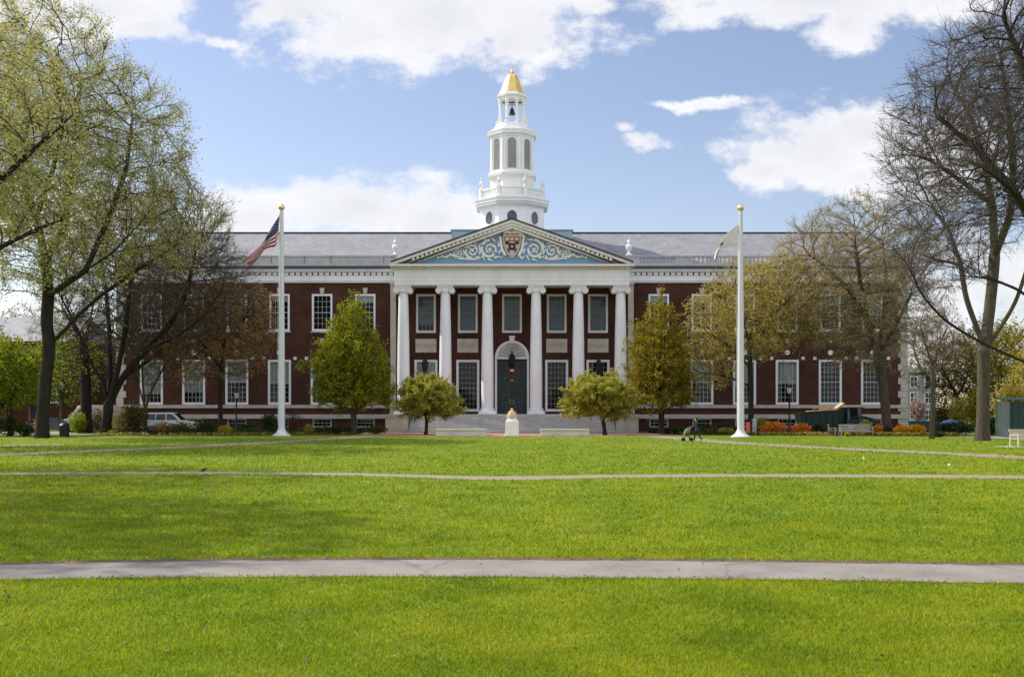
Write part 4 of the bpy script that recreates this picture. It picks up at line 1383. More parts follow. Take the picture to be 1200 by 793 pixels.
def tubes_batch(pts, rad, sides=3):
    """pts (N,K,3), rad (N,K) -> verts, quads"""
    N, K, _ = pts.shape
    t = np.gradient(pts, axis=1) if K > 2 else np.repeat((pts[:, 1:] - pts[:, :1]), 2, axis=1)
    t = unit(t)
    ref = np.where(np.abs(t[..., 2:3]) < .9, np.array([0, 0, 1.0]), np.array([1.0, 0, 0]))
    e1 = unit(np.cross(t, ref)); e2 = np.cross(e1, t)
    a = np.arange(sides) * 2 * PI / sides
    ring = pts[:, :, None, :] + rad[:, :, None, None] * (e1[:, :, None, :] * np.cos(a)[None, None, :, None] + e2[:, :, None, :] * np.sin(a)[None, None, :, None])
    V = ring.reshape(-1, 3)
    base = (np.arange(N)[:, None, None] * K + np.arange(K - 1)[None, :, None]) * sides
    k = np.arange(sides)[None, None, :]; k2 = (k + 1) % sides
    q = np.stack([base + k, base + k2, base + k2 + sides, base + k + sides], -1).reshape(-1, 4)
    return V, q


def leaf_quads(c, size, r, flat=0.0, droop=0.0):
    """diamond leaves, each its own island"""
    n = len(c)
    nrm = r.normal(0, 1, (n, 3)); nrm[:, 2] = nrm[:, 2] + flat * np.sign(nrm[:, 2] + 1e-6)
    nrm = unit(nrm)
    a = unit(np.cross(nrm, unit(r.normal(0, 1, (n, 3)))))
    if droop:
        a[:, 2] -= droop; a = unit(a)
    b = np.cross(nrm, a)
    s = (size * r.uniform(.6, 1.35, n))[:, None]
    V = np.stack([c - a * s * .5, c + b * s * .3 + nrm * s * .06, c + a * s * .5, c - b * s * .3 + nrm * s * .06], 1).reshape(-1, 3)
    q = np.arange(4 * n).reshape(n, 4)
    return V, q


class Parts:
    def __init__(s):
        s.V = []; s.g = []; s.n = 0

    def add(s, V, q, m):
        s.V.append(V); s.g.append((q + s.n, m)); s.n += len(V)

    def obj(s, name, mats, parent, smooth=False):
        by = {}
        for q, m in s.g:
            by.setdefault((q.shape[1], m), []).append(q)
        me = np_mesh(name, np.concatenate(s.V), [(np.concatenate(v), k[1]) for k, v in by.items()], mats, smooth)
        return link(name, me, parent)


def in_env(n, env, r, clumps=0, csig=0.0):
    """sample points in a union of ellipsoids (cx,cy,cz,rx,ry,rz,weight)"""
    env = np.array(env, float)
    w = env[:, 3] * env[:, 4] * env[:, 5] * env[:, 6]
    k = r.choice(len(env), n, p=w / w.sum())
    d = unit(r.normal(0, 1, (n, 3))) * (r.uniform(0, 1, n) ** .42)[:, None]
    return env[k, :3] + d * env[k, 3:6]


def grow(P0, par0, attr, step, kill, iters, infl, inertia, r, up=0.0):
    CAP = 40000
    P = np.zeros((CAP, 3)); par = np.full(CAP, -1); dirn = np.zeros((CAP, 3))
    n = len(P0); P[:n] = P0; par[:n] = par0
    for i in range(1, n):
        dirn[i] = unit(P[i] - P[par[i]])
    dirn[0] = (0, 0, 1)
    A = attr.copy(); nA = len(A)
    nd = np.full(nA, 1e9); ni = np.zeros(nA, int)

    def update(lo, hi):
        for s in range(lo, hi, 400):
            e = min(hi, s + 400)
            d = np.linalg.norm(A[:, None, :] - P[None, s:e, :], axis=2)
            j = d.argmin(1); dd = d[np.arange(len(A)), j]
            b = dd < nd
            nd[b] = dd[b]; ni[b] = j[b] + s
    update(0, n)
    for it in range(iters):
        keep = nd > kill
        A, nd, ni = A[keep], nd[keep], ni[keep]
        if len(A) == 0:
            break
        use = nd < infl
        if not use.any():
            use = nd < nd.min() + step
        idx = ni[use]
        u, inv = np.unique(idx, return_inverse=True)
        acc = np.zeros((len(u), 3))
        np.add.at(acc, inv, unit(A[use] - P[idx]))
        dv = unit(unit(acc) + inertia * dirn[u] + r.normal(0, .06, (len(u), 3)) + np.array([0, 0, up]))
        new = P[u] + dv * step
        if n + len(u) >= CAP:
            break
        P[n:n + len(u)] = new; par[n:n + len(u)] = u; dirn[n:n + len(u)] = dv
        # a node that has stalled lets its points go
        child = np.bincount(par[1:n + len(u)], minlength=n + len(u))
        stalled = child[ni] > 4
        n0 = n; n += len(u)
        nd[stalled] = 0
        update(n0, n)
    return P[:n], par[:n]


def radii(P, par, tip, expo, base_r, n_fixed, fixed_r=None):
    n = len(P)
    acc = np.zeros(n)
    for i in range(n - 1, 0, -1):
        if acc[i] == 0:
            acc[i] = tip ** expo
        acc[par[i]] += acc[i]
    rr = acc ** (1 / expo)
    k = math.log(base_r / tip) / math.log(max(rr[0] / tip, 1.01))
    return tip * (rr / tip) ** k


def skel_tubes(P, par, rad, rmin=0.0):
    n = len(P)
    main = np.full(n, -1)
    for i in range(1, n):
        p = par[i]
        if main[p] < 0 or rad[i] > rad[main[p]]:
            main[p] = i
    d = np.zeros((n, 3))
    d[1:] = unit(P[1:] - P[par[1:]])
    d[0] = d[main[0]] if main[0] > 0 else (0, 0, 1)
    nd = d.copy()
    has = main >= 0
    nd[has] = unit(d[has] + d[main[has]])
    out = []
    i = np.arange(1, n)
    ismain = main[par[i]] == i
    start_dir = np.where(ismain[:, None], nd[par[i]], d[i])
    start_r = np.where(ismain, rad[par[i]], np.minimum(rad[par[i]], rad[i] * 1.25))
    for lo, hi, sides in ((0, .035, 3), (.035, .09, 5), (.09, .25, 8), (.25, 9, 14)):
        s = (rad[i] >= lo) & (rad[i] < hi)
        if not s.any():
            continue
        j = i[s]
        P0, P1 = P[par[j]], P[j]
        D0, D1 = start_dir[s], nd[j]
        R0, R1 = start_r[s], rad[j]
        ref = np.array([.31, .95, .05])
        vs = []
        a = np.arange(sides) * 2 * PI / sides
        for (p, dd, r_) in ((P0, D0, R0), (P1, D1, R1)):
            e1 = unit(np.cross(dd, ref)); e2 = np.cross(e1, dd)
            vs.append(p[:, None, :] + r_[:, None, None] * (e1[:, None, :] * np.cos(a)[None, :, None] + e2[:, None, :] * np.sin(a)[None, :, None]))
        V = np.concatenate([vs[0], vs[1]], 1).reshape(-1, 3)
        b = np.arange(len(j))[:, None] * 2 * sides
        k = np.arange(sides)[None]; k2 = (k + 1) % sides
        q = np.stack([b + k, b + k2, b + k2 + sides, b + k + sides], -1).reshape(-1, 4)
        out.append((V, q))
    return out


def twigs(P, par, rad, r, rmax, per, length, spread, curl=0.25, droop=0.0, r0=.014, second=2):
    n = len(P)
    sel = np.where((rad < rmax) & (np.arange(n) > 0))[0]
    j = np.repeat(sel, per)
    d0 = unit(P[j] - P[par[j]])
    side = unit(np.cross(d0, r.normal(0, 1, (len(j), 3))))
    d = unit(d0 + side * r.uniform(.3, 1, len(j))[:, None] * spread + np.array([0, 0, -droop]))
    L = length * r.uniform(.45, 1.3, len(j))
    st = P[j] - (P[j] - P[par[j]]) * r.uniform(0, 1, len(j))[:, None]

    def chain(st, d, L, r0, K=4):
        pts = [st]
        dd = d
        for k in range(K - 1):
            dd = unit(dd + r.normal(0, curl, dd.shape) + np.array([0, 0, .06 - droop * .5]))
            pts.append(pts[-1] + dd * (L / (K - 1))[:, None])
        pts = np.stack(pts, 1)
        rad_ = r0 * np.linspace(1, .45, K)[None, :] * np.ones((len(st), 1))
        return pts, rad_, dd
    pts, rd, de = chain(st, d, L, r0)
    sets = [tubes_batch(pts, rd)]
    ends = [pts[:, k] for k in range(1, 4)]
    if second:
        j2 = np.repeat(np.arange(len(pts)), second)
        f = r.uniform(.25, .95, len(j2))
        a = np.clip((f * 3).astype(int), 0, 2); g = f * 3 - a
        s2 = pts[j2, a] * (1 - g)[:, None] + pts[j2, a + 1] * g[:, None]
        dd = unit(pts[j2, a + 1] - pts[j2, a])
        sd = unit(np.cross(dd, r.normal(0, 1, dd.shape)))
        d2 = unit(dd + sd * .85)
        p2, rd2, _ = chain(s2, d2, L[j2] * r.uniform(.3, .6, len(j2)), r0 * .72, 3)
        sets.append(tubes_batch(p2, rd2))
        ends += [p2[:, 1], p2[:, 2]]
    return sets, np.concatenate(ends)


def tree(name, label, base, limbs, env, n_attr, step, kill, base_r, bark, twig_mat, leaf=None, leaf_n=0, leaf_size=.18,
         seed=1, tip=.018, expo=2.2, iters=90, infl=6.0, inertia=.95, up=.05, rmax=.032, per=2, tl=1.25, spread=.7, droop=0.0, r0=.013, second=2,
         group=None, clump=0.0, flat=0.3, cat='tree', smooth_n=4, flare=1.0, leaf_sig=0.12):
    """limbs: polylines of world points; the first starts at the base, each later one forks from the nearest earlier point.
    env: ellipsoids of the crown in world coordinates"""
    r = np.random.default_rng(seed)
    n_attr = int(n_attr * 2.0); kill *= .72
    base = np.array(base, float)
    P0 = []; par0 = []
    for li, pl in enumerate(limbs):
        pl = [np.array(p, float) - base for p in pl]
        if li == 0:
            P0.append(pl[0]); par0.append(-1); last = 0
        else:
            dd = [np.linalg.norm(p - pl[0]) for p in P0]
            last = int(np.argmin(dd)); pl = [P0[last]] + pl[1:]
        for a, b in zip(pl[:-1], pl[1:]):
            m = max(1, int(round(np.linalg.norm(b - a) / (step * .9))))
            for k in range(1, m + 1):
                q = a + (b - a) * k / m + r.normal(0, .018 * step, 3)
                P0.append(q); par0.append(last); last = len(P0) - 1
    P0 = np.array(P0); par0 = np.array(par0)
    # round the corners of the limbs
    for _ in range(2):
        ch = {}
        for i in range(1, len(P0)):
            ch.setdefault(par0[i], []).append(i)
        Q = P0.copy()
        for i in range(1, len(P0)):
            if i in ch:
                Q[i] = .5 * P0[i] + .25 * P0[par0[i]] + .25 * P0[ch[i][0]]
        P0 = Q
    e2 = [(e[0] - base[0], e[1] - base[1], e[2] - base[2], *e[3:]) for e in env]
    attr = in_env(n_attr, e2, r)
    if clump:
        cc = in_env(max(20, n_attr // 14), e2, r)
        attr = cc[r.integers(0, len(cc), n_attr)] * clump + attr * (1 - clump)
    attr = attr[attr[:, 2] > .6]
    P, par = grow(P0, par0, attr, step, kill, iters, infl, inertia, r, up)
    n0 = len(P0)
    for _ in range(smooth_n):
        cs = np.zeros_like(P); cn = np.zeros(len(P))
        np.add.at(cs, par[1:], P[1:]); np.add.at(cn, par[1:], 1)
        m = (np.arange(len(P)) >= n0) & (cn > 0)
        Q = P.copy()
        Q[m] = .5 * P[m] + .25 * P[par[m]] + .25 * cs[m] / cn[m][:, None]
        P = Q
    rad = radii(P, par, tip, expo, base_r, n0)
    # root flare
    h = P[:, 2]
    fl = np.where(np.arange(len(P)) < n0, 1 + .35 * flare * np.clip(1 - h / (base_r * 3.2), 0, 1) ** 2, 1)
    rad = rad * fl
    root = thing(name, label, cat, tuple(base), 0, group)
    big = rad >= rmax * .8
    T = Parts(); C_ = Parts()
    for V, q in skel_tubes(P, par, rad):
        T.add(V, q, 0)
    T.obj('trunk', [bark], root, True)
    sets, ends = twigs(P, par, rad, r, rmax, per, tl, spread, .13, droop, r0, second)
    for V, q in sets:
        C_.add(V, q, 0)
    mats = [twig_mat]
    if leaf is not None and leaf_n:
        mats.append(leaf)
        k = r.integers(0, len(ends), leaf_n)
        c = ends[k] + r.normal(0, leaf_sig, (leaf_n, 3))
        V, q = leaf_quads(c, leaf_size, r, flat)
        C_.add(V, q, 1)
    C_.obj('crown', mats, root)
    return root


def pl(d, *pts, dd=None):
    """photo points at distance d (+ optional depth offsets) -> world polyline"""
    out = []
    for i, p in enumerate(pts):
        k = d + (p[2] if len(p) > 2 else 0)
        out.append((X(p[0], k), k, max(-.15, Z(p[1], k))))
    return out


def el(d, cx, cy, rx, ry, depth=None, w=1.0, dy=0):
    s = d / F
    return (X(cx, d), d + dy, Z(cy, d), rx * s, depth if depth else .8 * rx * s, ry * s, w)


B = MT
# the great spring-leafed elm on the left
d = 81
tree('elm_tree', 'tall forked tree in pale yellow-green spring leaf, dark trunk left of the black bin', G(49, 513),
     [pl(d, (49, 513.5), (50, 490), (53, 450), (57, 415), (58, 402)),
      pl(d, (58, 402), (54, 378), (57, 345), (54, 305), (42, 255, -2), (22, 200, -4), (4, 140, -6)),
      pl(d, (58, 402), (72, 392), (90, 370), (120, 345, 1), (160, 317, 3), (200, 292, 5), (232, 262, 6)),
      pl(d, (57, 345), (70, 338, -2), (100, 317, -4), (132, 296, -6), (170, 255, -8)),
      pl(d, (54, 305), (75, 268, 3), (82, 220, 5), (88, 160, 6), (95, 100, 7)),
      pl(d, (42, 255, -2), (62, 200, -5), (75, 140, -7), (60, 70, -8)),
      pl(d, (100, 317, -4), (128, 255, -2), (148, 200, -1), (155, 140, 0))],
     [el(d, 45, 150, 105, 165, 10), el(d, 140, 180, 82, 108, 9), el(d, 190, 255, 62, 65, 8, .8), el(d, 20, 280, 80, 75, 8, .7), el(d, 95, 300, 70, 50, 7, .5)],
     2300, .62, 1.15, .46, B['bark_dark'], B['twig_grey'], B['leaf_spring'], 90000, .17, seed=11, per=3, tl=1.2, r0=.014, leaf_sig=.22, second=1)
# vase-shaped bare tree
d = 96
tree('vase_tree', 'bare dark many-stemmed vase-shaped tree between the elm and the white car', G(123, 508.7),
     [pl(d, (123, 509), (125, 492), (128, 474)),
      pl(d, (128, 474), (121, 448), (108, 428), (96, 400), (84, 372), (70, 345)),
      pl(d, (128, 474), (129, 430, 1), (128, 385, 2), (124, 340, 3), (118, 298, 4)),
      pl(d, (128, 474), (139, 430, -1), (147, 385, -2), (151, 345, -3), (158, 305, -4)),
      pl(d, (128, 474), (142, 444), (168, 412), (196, 384), (215, 352), (226, 312)),
      pl(d, (142, 444), (170, 425, 3), (205, 402, 5), (245, 385, 6)),
      pl(d, (168, 412), (205, 395, -3), (240, 370, -4), (262, 335, -5))],
     [el(d, 175, 330, 92, 95, 8), el(d, 215, 300, 62, 78, 7), el(d, 115, 340, 60, 80, 7, .7), el(d, 240, 340, 58, 66, 6, 1.0), el(d, 250, 262, 30, 35, 4, .4)],
     3800, .60, .90, .44, B['bark_dark'], B['twig_grey'], B['leaf_spring'], 1500, .17, seed=12, per=3, tl=1.2, r0=.015, up=.02)
# straight dark trunk behind them
d = 101
tree('shade_tree', 'straight thick dark trunk with thin yellow-green leaves standing behind the black bin', G(101, 507.6),
     [pl(d, (101, 508), (101, 470), (100, 432), (98, 405)), pl(d, (98, 405), (85, 380), (70, 355)), pl(d, (98, 405), (106, 375, 2), (112, 345, 3))],
     [el(d, 92, 390, 52, 58, 5), el(d, 75, 425, 32, 26, 4, .6)],
     700, .55, .95, .50, B['bark_dark'], B['twig_brown'], B['leaf_lime'], 3200, .17, seed=13, tl=.9)
# coppery tree before the left wing
d = 99
tree('budding_tree', 'slim tree with coppery brown buds in front of the left wing, beside the lamp post', G(259, 508),
     [pl(d, (259, 508.3), (258, 470), (259, 432), (262, 400)), pl(d, (259, 432), (240, 405), (222, 385)), pl(d, (262, 400), (285, 375), (300, 352)), pl(d, (262, 400), (255, 370, 2), (250, 345, 3))],
     [el(d, 262, 388, 60, 60, 4.4), el(d, 225, 405, 45, 45, 4, .6), el(d, 292, 365, 34, 36, 3, .6)],
     1300, .42, .72, .22, B['bark_dark'], B['twig_brown'], B['leaf_bud'], 20000, .16, seed=14, tip=.014, tl=.85, r0=.012, rmax=.026)
d = 98
tree('sapling', 'small bare tan-barked tree with several stems beside the white car', G(171, 508.3),
     [pl(d, (171, 508.5), (170, 480), (167, 450), (166, 420)), pl(d, (170, 480), (178, 455), (192, 430), (205, 410)), pl(d, (170, 480), (162, 450), (150, 425))],
     [el(d, 178, 420, 40, 38, 3)], 500, .42, .75, .17, B['bark_pale'], B['twig_brown'], B['leaf_olive'], 900, .14, seed=15, tip=.013, tl=.8, r0=.012, rmax=.024)
# bright maple at the left edge
d = 90
tree('maple_tree', 'low bright lime-green leafy tree at the left edge of the lawn', G(12, 510.3),
     [pl(d, (12, 510.5), (12, 490), (13, 465), (12, 440)), pl(d, (12, 490), (-5, 460), (-18, 435)), pl(d, (13, 465), (28, 445), (38, 425))],
     [el(d, 8, 440, 46, 42, 3.2), el(d, -20, 445, 36, 36, 3, .6)], 900, .38, .62, .20, B['bark_dark'], B['twig_brown'], B['leaf_lime'], 15000, .22, seed=16, tip=.013, tl=.75, rmax=.03, leaf_sig=.12)
# cone-shaped trees either side of the portico
d = 96.5
tree('cone_tree', 'cone-shaped fresh green leafy tree before the left wing', G(415, 508.6),
     [pl(d, (415, 509), (414, 470), (414, 420), (413, 375), (412, 345))] +
     [pl(d, (414, 484 - 14 * k), (414 + s * 14 * (1 - k / 13), 475 - 14 * k, e * 2), (414 + s * 40 * (1 - k / 11.5), 468 - 13.5 * k, e * 3.2 * (1 - k / 11))) for k in range(9) for s, e in ((-1, .3 * (-1) ** k), (1, -.5 * (-1) ** k), (.2, 1), (-.2, -1))],
     [el(d, 414, 458, 60, 30, 4.4), el(d, 408, 422, 56, 36, 4.1), el(d, 413, 385, 33, 32, 2.6), el(d, 414, 357, 15, 24, 1.3)],
     1500, .36, .60, .26, B['bark_brown'], B['twig_brown'], B['leaf_green'], 32000, .21, seed=17, tip=.012, tl=.7, rmax=.03, per=2, leaf_sig=.12, clump=.35, up=-.03, inertia=.35)
d = 96
tree('cone_tree', 'cone-shaped golden olive leafy tree before the right wing', G(775, 508.8),
     [pl(d, (775, 509), (775, 470), (774, 420), (775, 375), (775, 342))] +
     [pl(d, (775, 484 - 14 * k), (775 + s * 14 * (1 - k / 13), 475 - 14 * k, e * 2), (775 + s * 38 * (1 - k / 11.5), 468 - 13.5 * k, e * 3.2 * (1 - k / 11))) for k in range(9) for s, e in ((-1, .3 * (-1) ** k), (1, -.5 * (-1) ** k), (.2, 1), (-.2, -1))],
     [el(d, 772, 457, 52, 32, 4.0), el(d, 771, 417, 44, 38, 3.6), el(d, 773, 380, 28, 34, 2.5), el(d, 775, 355, 14, 22, 1.3)],
     1400, .36, .60, .26, B['bark_dark'], B['twig_brown'], B['leaf_gold'], 24000, .20, seed=18, tip=.012, tl=.7, rmax=.03, per=2, leaf_sig=.12, clump=.4, up=-.03, inertia=.35)
# small round-headed trees at the steps
d = 93
tree('crab_apple_tree', 'small round-headed pale yellow-green tree left of the steps', G(500, 509.2),
     [pl(d, (499, 509.5), (500, 497), (500, 488)), pl(d, (500, 488), (490, 476), (478, 466)), pl(d, (500, 488), (502, 470, 1), (500, 455, 1)), pl(d, (500, 488), (512, 476), (525, 468)), pl(d, (500, 488), (503, 474, -1), (506, 462, -1.6))],
     [el(d, 499, 461, 36, 27, 2.7), el(d, 521, 477, 28, 17, 2.1, 1.1), el(d, 481, 477, 23, 18, 1.8, 1.1)],
     1000, .28, .46, .16, B['bark_dark'], B['twig_brown'], B['leaf_topiary'], 36000, .17, seed=19, tip=.011, tl=.5, rmax=.03, leaf_sig=.09, clump=.3, inertia=.25, up=-.06)
tree('crab_apple_tree', 'broad round-headed pale yellow-green tree right of the steps', G(709, 509.2),
     [pl(d, (709, 509.5), (708, 500), (707, 492)), pl(d, (707, 492), (700, 482), (688, 470), (675, 462)), pl(d, (707, 492), (709, 472, 1), (706, 455, 1)), pl(d, (707, 492), (718, 476), (732, 464)), pl(d, (707, 492), (702, 472, -1), (700, 460, -1.7))],
     [el(d, 701, 461, 43, 28, 3.0), el(d, 726, 473, 29, 23, 2.2, 1.1), el(d, 674, 478, 22, 18, 1.8, 1.1)],
     1200, .28, .46, .17, B['bark_dark'], B['twig_brown'], B['leaf_topiary'], 48000, .17, seed=20, tip=.011, tl=.5, rmax=.03, leaf_sig=.09, clump=.3, inertia=.25, up=-.06)
# trees before the right wing
d = 97
tree('budding_tree', 'loose tree with sparse pale yellow leaves behind the right flagpole', G(880, 508.5),
     [pl(d, (880, 509), (880, 470), (879, 430), (878, 400)), pl(d, (879, 430), (855, 405), (830, 390)), pl(d, (878, 400), (900, 375), (925, 350)), pl(d, (878, 400), (868, 365), (862, 330)), pl(d, (878, 400), (890, 355, 2), (893, 315, 3)), pl(d, (880, 455), (850, 440), (822, 437))],
     [el(d, 880, 365, 58, 62, 5), el(d, 838, 395, 36, 62, 4, .9), el(d, 925, 350, 44, 58, 4, .9), el(d, 815, 425, 26, 30, 3, .6)],
     1800, .46, .80, .24, B['bark_dark'], B['twig_tan'], B['leaf_yellow'], 23000, .18, seed=21, tip=.013, tl=.9, r0=.012, rmax=.027, leaf_sig=.15)
d = 95
tree('shade_tree', 'large tan-barked tree with fine tan buds at the far end of the right wing', G(1038, 509),
     [pl(d, (1040, 509.5), (1038, 480), (1034, 445), (1029, 415)), pl(d, (1029, 415), (1018, 380), (1000, 345), (975, 318), (950, 300)), pl(d, (1029, 415), (1036, 370, 2), (1038, 320, 3), (1034, 275, 4)), pl(d, (1029, 415), (1050, 380), (1068, 345)), pl(d, (1018, 380), (1008, 330, -2), (1002, 285, -3)), pl(d, (1034, 445), (1055, 440), (1075, 452))],
     [el(d, 1005, 318, 76, 92, 7), el(d, 962, 330, 54, 84, 6, .8), el(d, 1050, 325, 56, 90, 6, .8), el(d, 1020, 400, 60, 42, 5, .5)],
     2000, .52, .95, .40, B['bark_brown'], B['twig_tan'], B['leaf_tan'], 32000, .14, seed=22, tl=1.1, r0=.014, per=3)
d = 79
tree('sapling', 'thin bare tree with two-tone trunk left of the large right-hand trunk', G(1092, 514.4),
     [pl(d, (1092, 514.8), (1093, 485), (1093, 455), (1093, 430)), pl(d, (1093, 430), (1085, 405), (1078, 380)), pl(d, (1093, 430), (1100, 405), (1112, 380)), pl(d, (1093, 468), (1080, 458), (1068, 448))],
     [el(d, 1095, 400, 30, 46, 2.8)], 600, .40, .75, .17, B['bark_pale'], B['twig_brown'], B['leaf_tan'], 600, .13, seed=23, tip=.012, tl=.8, r0=.011, rmax=.024)
d = 73
tree('shade_tree', 'tall bare tree with straight sunlit grey trunk beside the green shed', G(1151, 516),
     [pl(d, (1151, 516.5), (1152, 480), (1153, 440), (1153, 412)),
      pl(d, (1153, 412), (1146, 388), (1132, 350), (1126, 310), (1112, 270, 2), (1092, 240, 4)),
      pl(d, (1153, 412), (1160, 360, 1), (1166, 300, 2), (1163, 240, 3), (1152, 180, 4), (1135, 130, 5), (1112, 95, 6)),
      pl(d, (1153, 412), (1172, 385), (1190, 355), (1205, 310), (1215, 250), (1205, 170)),
      pl(d, (1166, 300, 2), (1185, 250, -1), (1188, 190, -3), (1180, 120, -4), (1172, 60, -5)),
      pl(d, (1163, 240, 3), (1130, 215), (1095, 190, -2), (1062, 178, -4)),
      pl(d, (1126, 310), (1100, 305), (1070, 295, -3))],
     [el(d, 1150, 150, 98, 128, 9), el(d, 1100, 175, 62, 100, 7, .9), el(d, 1190, 120, 70, 120, 8, .7), el(d, 1110, 285, 62, 62, 6, .6)],
     2900, .60, 1.0, .42, B['bark_pale'], B['twig_grey'], B['leaf_tan'], 1500, .13, seed=24, tl=1.25, r0=.014, per=3)
# a big bare tree outside the right edge reaches in with its limbs
d = 60
tree('overhanging_tree', 'bare dark tree at the right edge with a long low limb arching in', (X(1278, d), d, 0),
     [pl(d, (1278, 522.8), (1276, 490), (1270, 455), (1262, 430)),
      pl(d, (1262, 440), (1235, 436), (1200, 424), (1155, 404), (1110, 378, -1), (1080, 346, -2), (1064, 310, -3), (1046, 288, -4)),
      pl(d, (1262, 430), (1255, 380), (1240, 320), (1215, 265), (1180, 215, 2), (1140, 170, 3), (1098, 138, 4)),
      pl(d, (1255, 380), (1225, 365), (1195, 340), (1160, 326, -2), (1120, 322, -4)),
      pl(d, (1240, 320), (1245, 240), (1225, 150), (1200, 80), (1175, 20)),
      pl(d, (1215, 265), (1190, 225, -3), (1150, 195, -5), (1105, 185, -6)),
      pl(d, (1245, 240), (1290, 160), (1310, 80))],
     [el(d, 1185, 150, 115, 120, 8), el(d, 1230, 100, 120, 160, 9, .8), el(d, 1105, 285, 62, 55, 5, .5), el(d, 1290, 200, 80, 150, 8, .4)],
     2300, .55, .95, .58, B['bark_dark'], B['twig_grey'], None, 0, seed=25, tl=1.1, r0=.011, per=2)
# two leafing trees outside the left edge: their limbs and shadows enter the picture
d = 62
tree('elm_tree', 'leafing tree at the left edge whose dark limbs reach in from outside', (X(-95, d), d, 0),
     [pl(d, (-95, 521.8), (-92, 480), (-88, 430), (-85, 390)), pl(d, (-85, 390), (-50, 330), (0, 290), (45, 268, 2), (80, 255, 3)), pl(d, (-85, 390), (-60, 300), (-15, 225), (40, 175), (85, 135, 2)),
      pl(d, (-85, 390), (-90, 300), (-70, 200), (-30, 110), (0, 40)), pl(d, (-85, 390), (-140, 320), (-190, 240))],
     [el(d, -30, 150, 120, 150, 8), el(d, -110, 180, 140, 150, 9), el(d, 20, 235, 85, 60, 6, .5)],
     2000, .55, 1.1, .50, B['bark_dark'], B['twig_grey'], B['leaf_spring'], 46000, .18, seed=26, tl=1.1, r0=.012, second=1, leaf_sig=.2)
for (bx, by, rr, h, sd, lab) in ((-24.5, 24.5, 6.3, 15.5, 27, 'leafing tree nearest the viewer, shading the near lawn from the left'),
                                 (-30.5, 38, 7.5, 17, 28, 'leafing tree outside the left edge, shading the lawn before the cross path')):
    tree('elm_tree', lab, (bx, by, 0),
         [[(bx, by, -.1), (bx, by, 3), (bx + .3, by, 6)], [(bx + .3, by, 6), (bx + 2.5, by + .5, 11), (bx + 4, by + 1.5, h + 1)], [(bx + .3, by, 6), (bx - 2, by - 1.5, 12), (bx - 3, by - 3, h + 3)], [(bx + .3, by, 6), (bx, by + 2.5, 13), (bx + 1, by + 4, h + 3)]],
         [(bx, by, h, rr, rr, 7, 1)], 800, .6, 1.3, .45, B['bark_dark'], B['twig_grey'], B['leaf_spring'], 13000, .24, seed=sd, tl=1.2, second=1, leaf_sig=.3)
# trees beyond the ends of the building
bg = [(1122, 128, 40, 54, 'leaf_olive', 'twig_brown', 5200, 'olive-brown tree beyond the thin bare tree, seen right of the building end'),
      (1183, 120, 40, 62, 'leaf_gold', 'twig_brown', 6500, 'amber-leafed tree beyond the green shed'),
      (1235, 105, 44, 52, 'leaf_yellow', 'twig_brown', 7500, 'yellow-green tree at the right edge beyond the green shed'),
      (1150, 150, 46, 62, 'leaf_olive', 'twig_brown', 4200, 'distant olive tree framed behind the grey trunk'),
      (1085, 165, 34, 70, 'leaf_tan', 'twig_grey', 2200, 'distant bare tan tree rising beside the grey-blue building'),
      (72, 118, 40, 60, 'leaf_lime', 'twig_brown', 3000, 'thin lime-leafed tree before the brick house on the left'),
      (25, 150, 62, 72, 'leaf_tan', 'twig_brown', 3000, 'brownish budding tree beyond the brick house on the left'),
      (-40, 120, 50, 70, 'leaf_olive', 'twig_brown', 4200, 'olive tree at the far left edge behind the lime-green tree'),
      (118, 140, 40, 56, 'leaf_tan', 'twig_brown', 2500, 'distant brown-twigged tree between the vase tree and the elm')]
for i, (px, d, rx, hh, lf, tw, n, lab) in enumerate(bg):
    b0 = (X(px, d), d, 0)
    h = hh * 2 * d / F
    r_ = rx * d / F
    tree('background_tree', lab, b0, [[(b0[0], d, -.1), (b0[0] + .1, d, h * .18), (b0[0], d, h * .36)], [(b0[0], d, h * .36), (b0[0] - r_ * .4, d, h * .62)], [(b0[0], d, h * .36), (b0[0] + r_ * .4, d + .5, h * .62)]],
         [(b0[0], d, h * .62, r_, r_ * .8, h * .38, 1), (b0[0] + r_ * .4, d, h * .42, r_ * .6, r_ * .5, h * .22, .6)],
         750, .6, 1.05, .28, B['bark_brown'], B[tw], B[lf], n, .30, seed=40 + i, tip=.018, tl=1.2, r0=.017, rmax=.04, group='trees beyond the building', leaf_sig=.2)


# ------------------------------------------------------------------ grass blades and ground cover
def near_interp(tab, x, col):
    t = np.array(tab); return np.interp(x, t[:, 0], t[:, col])


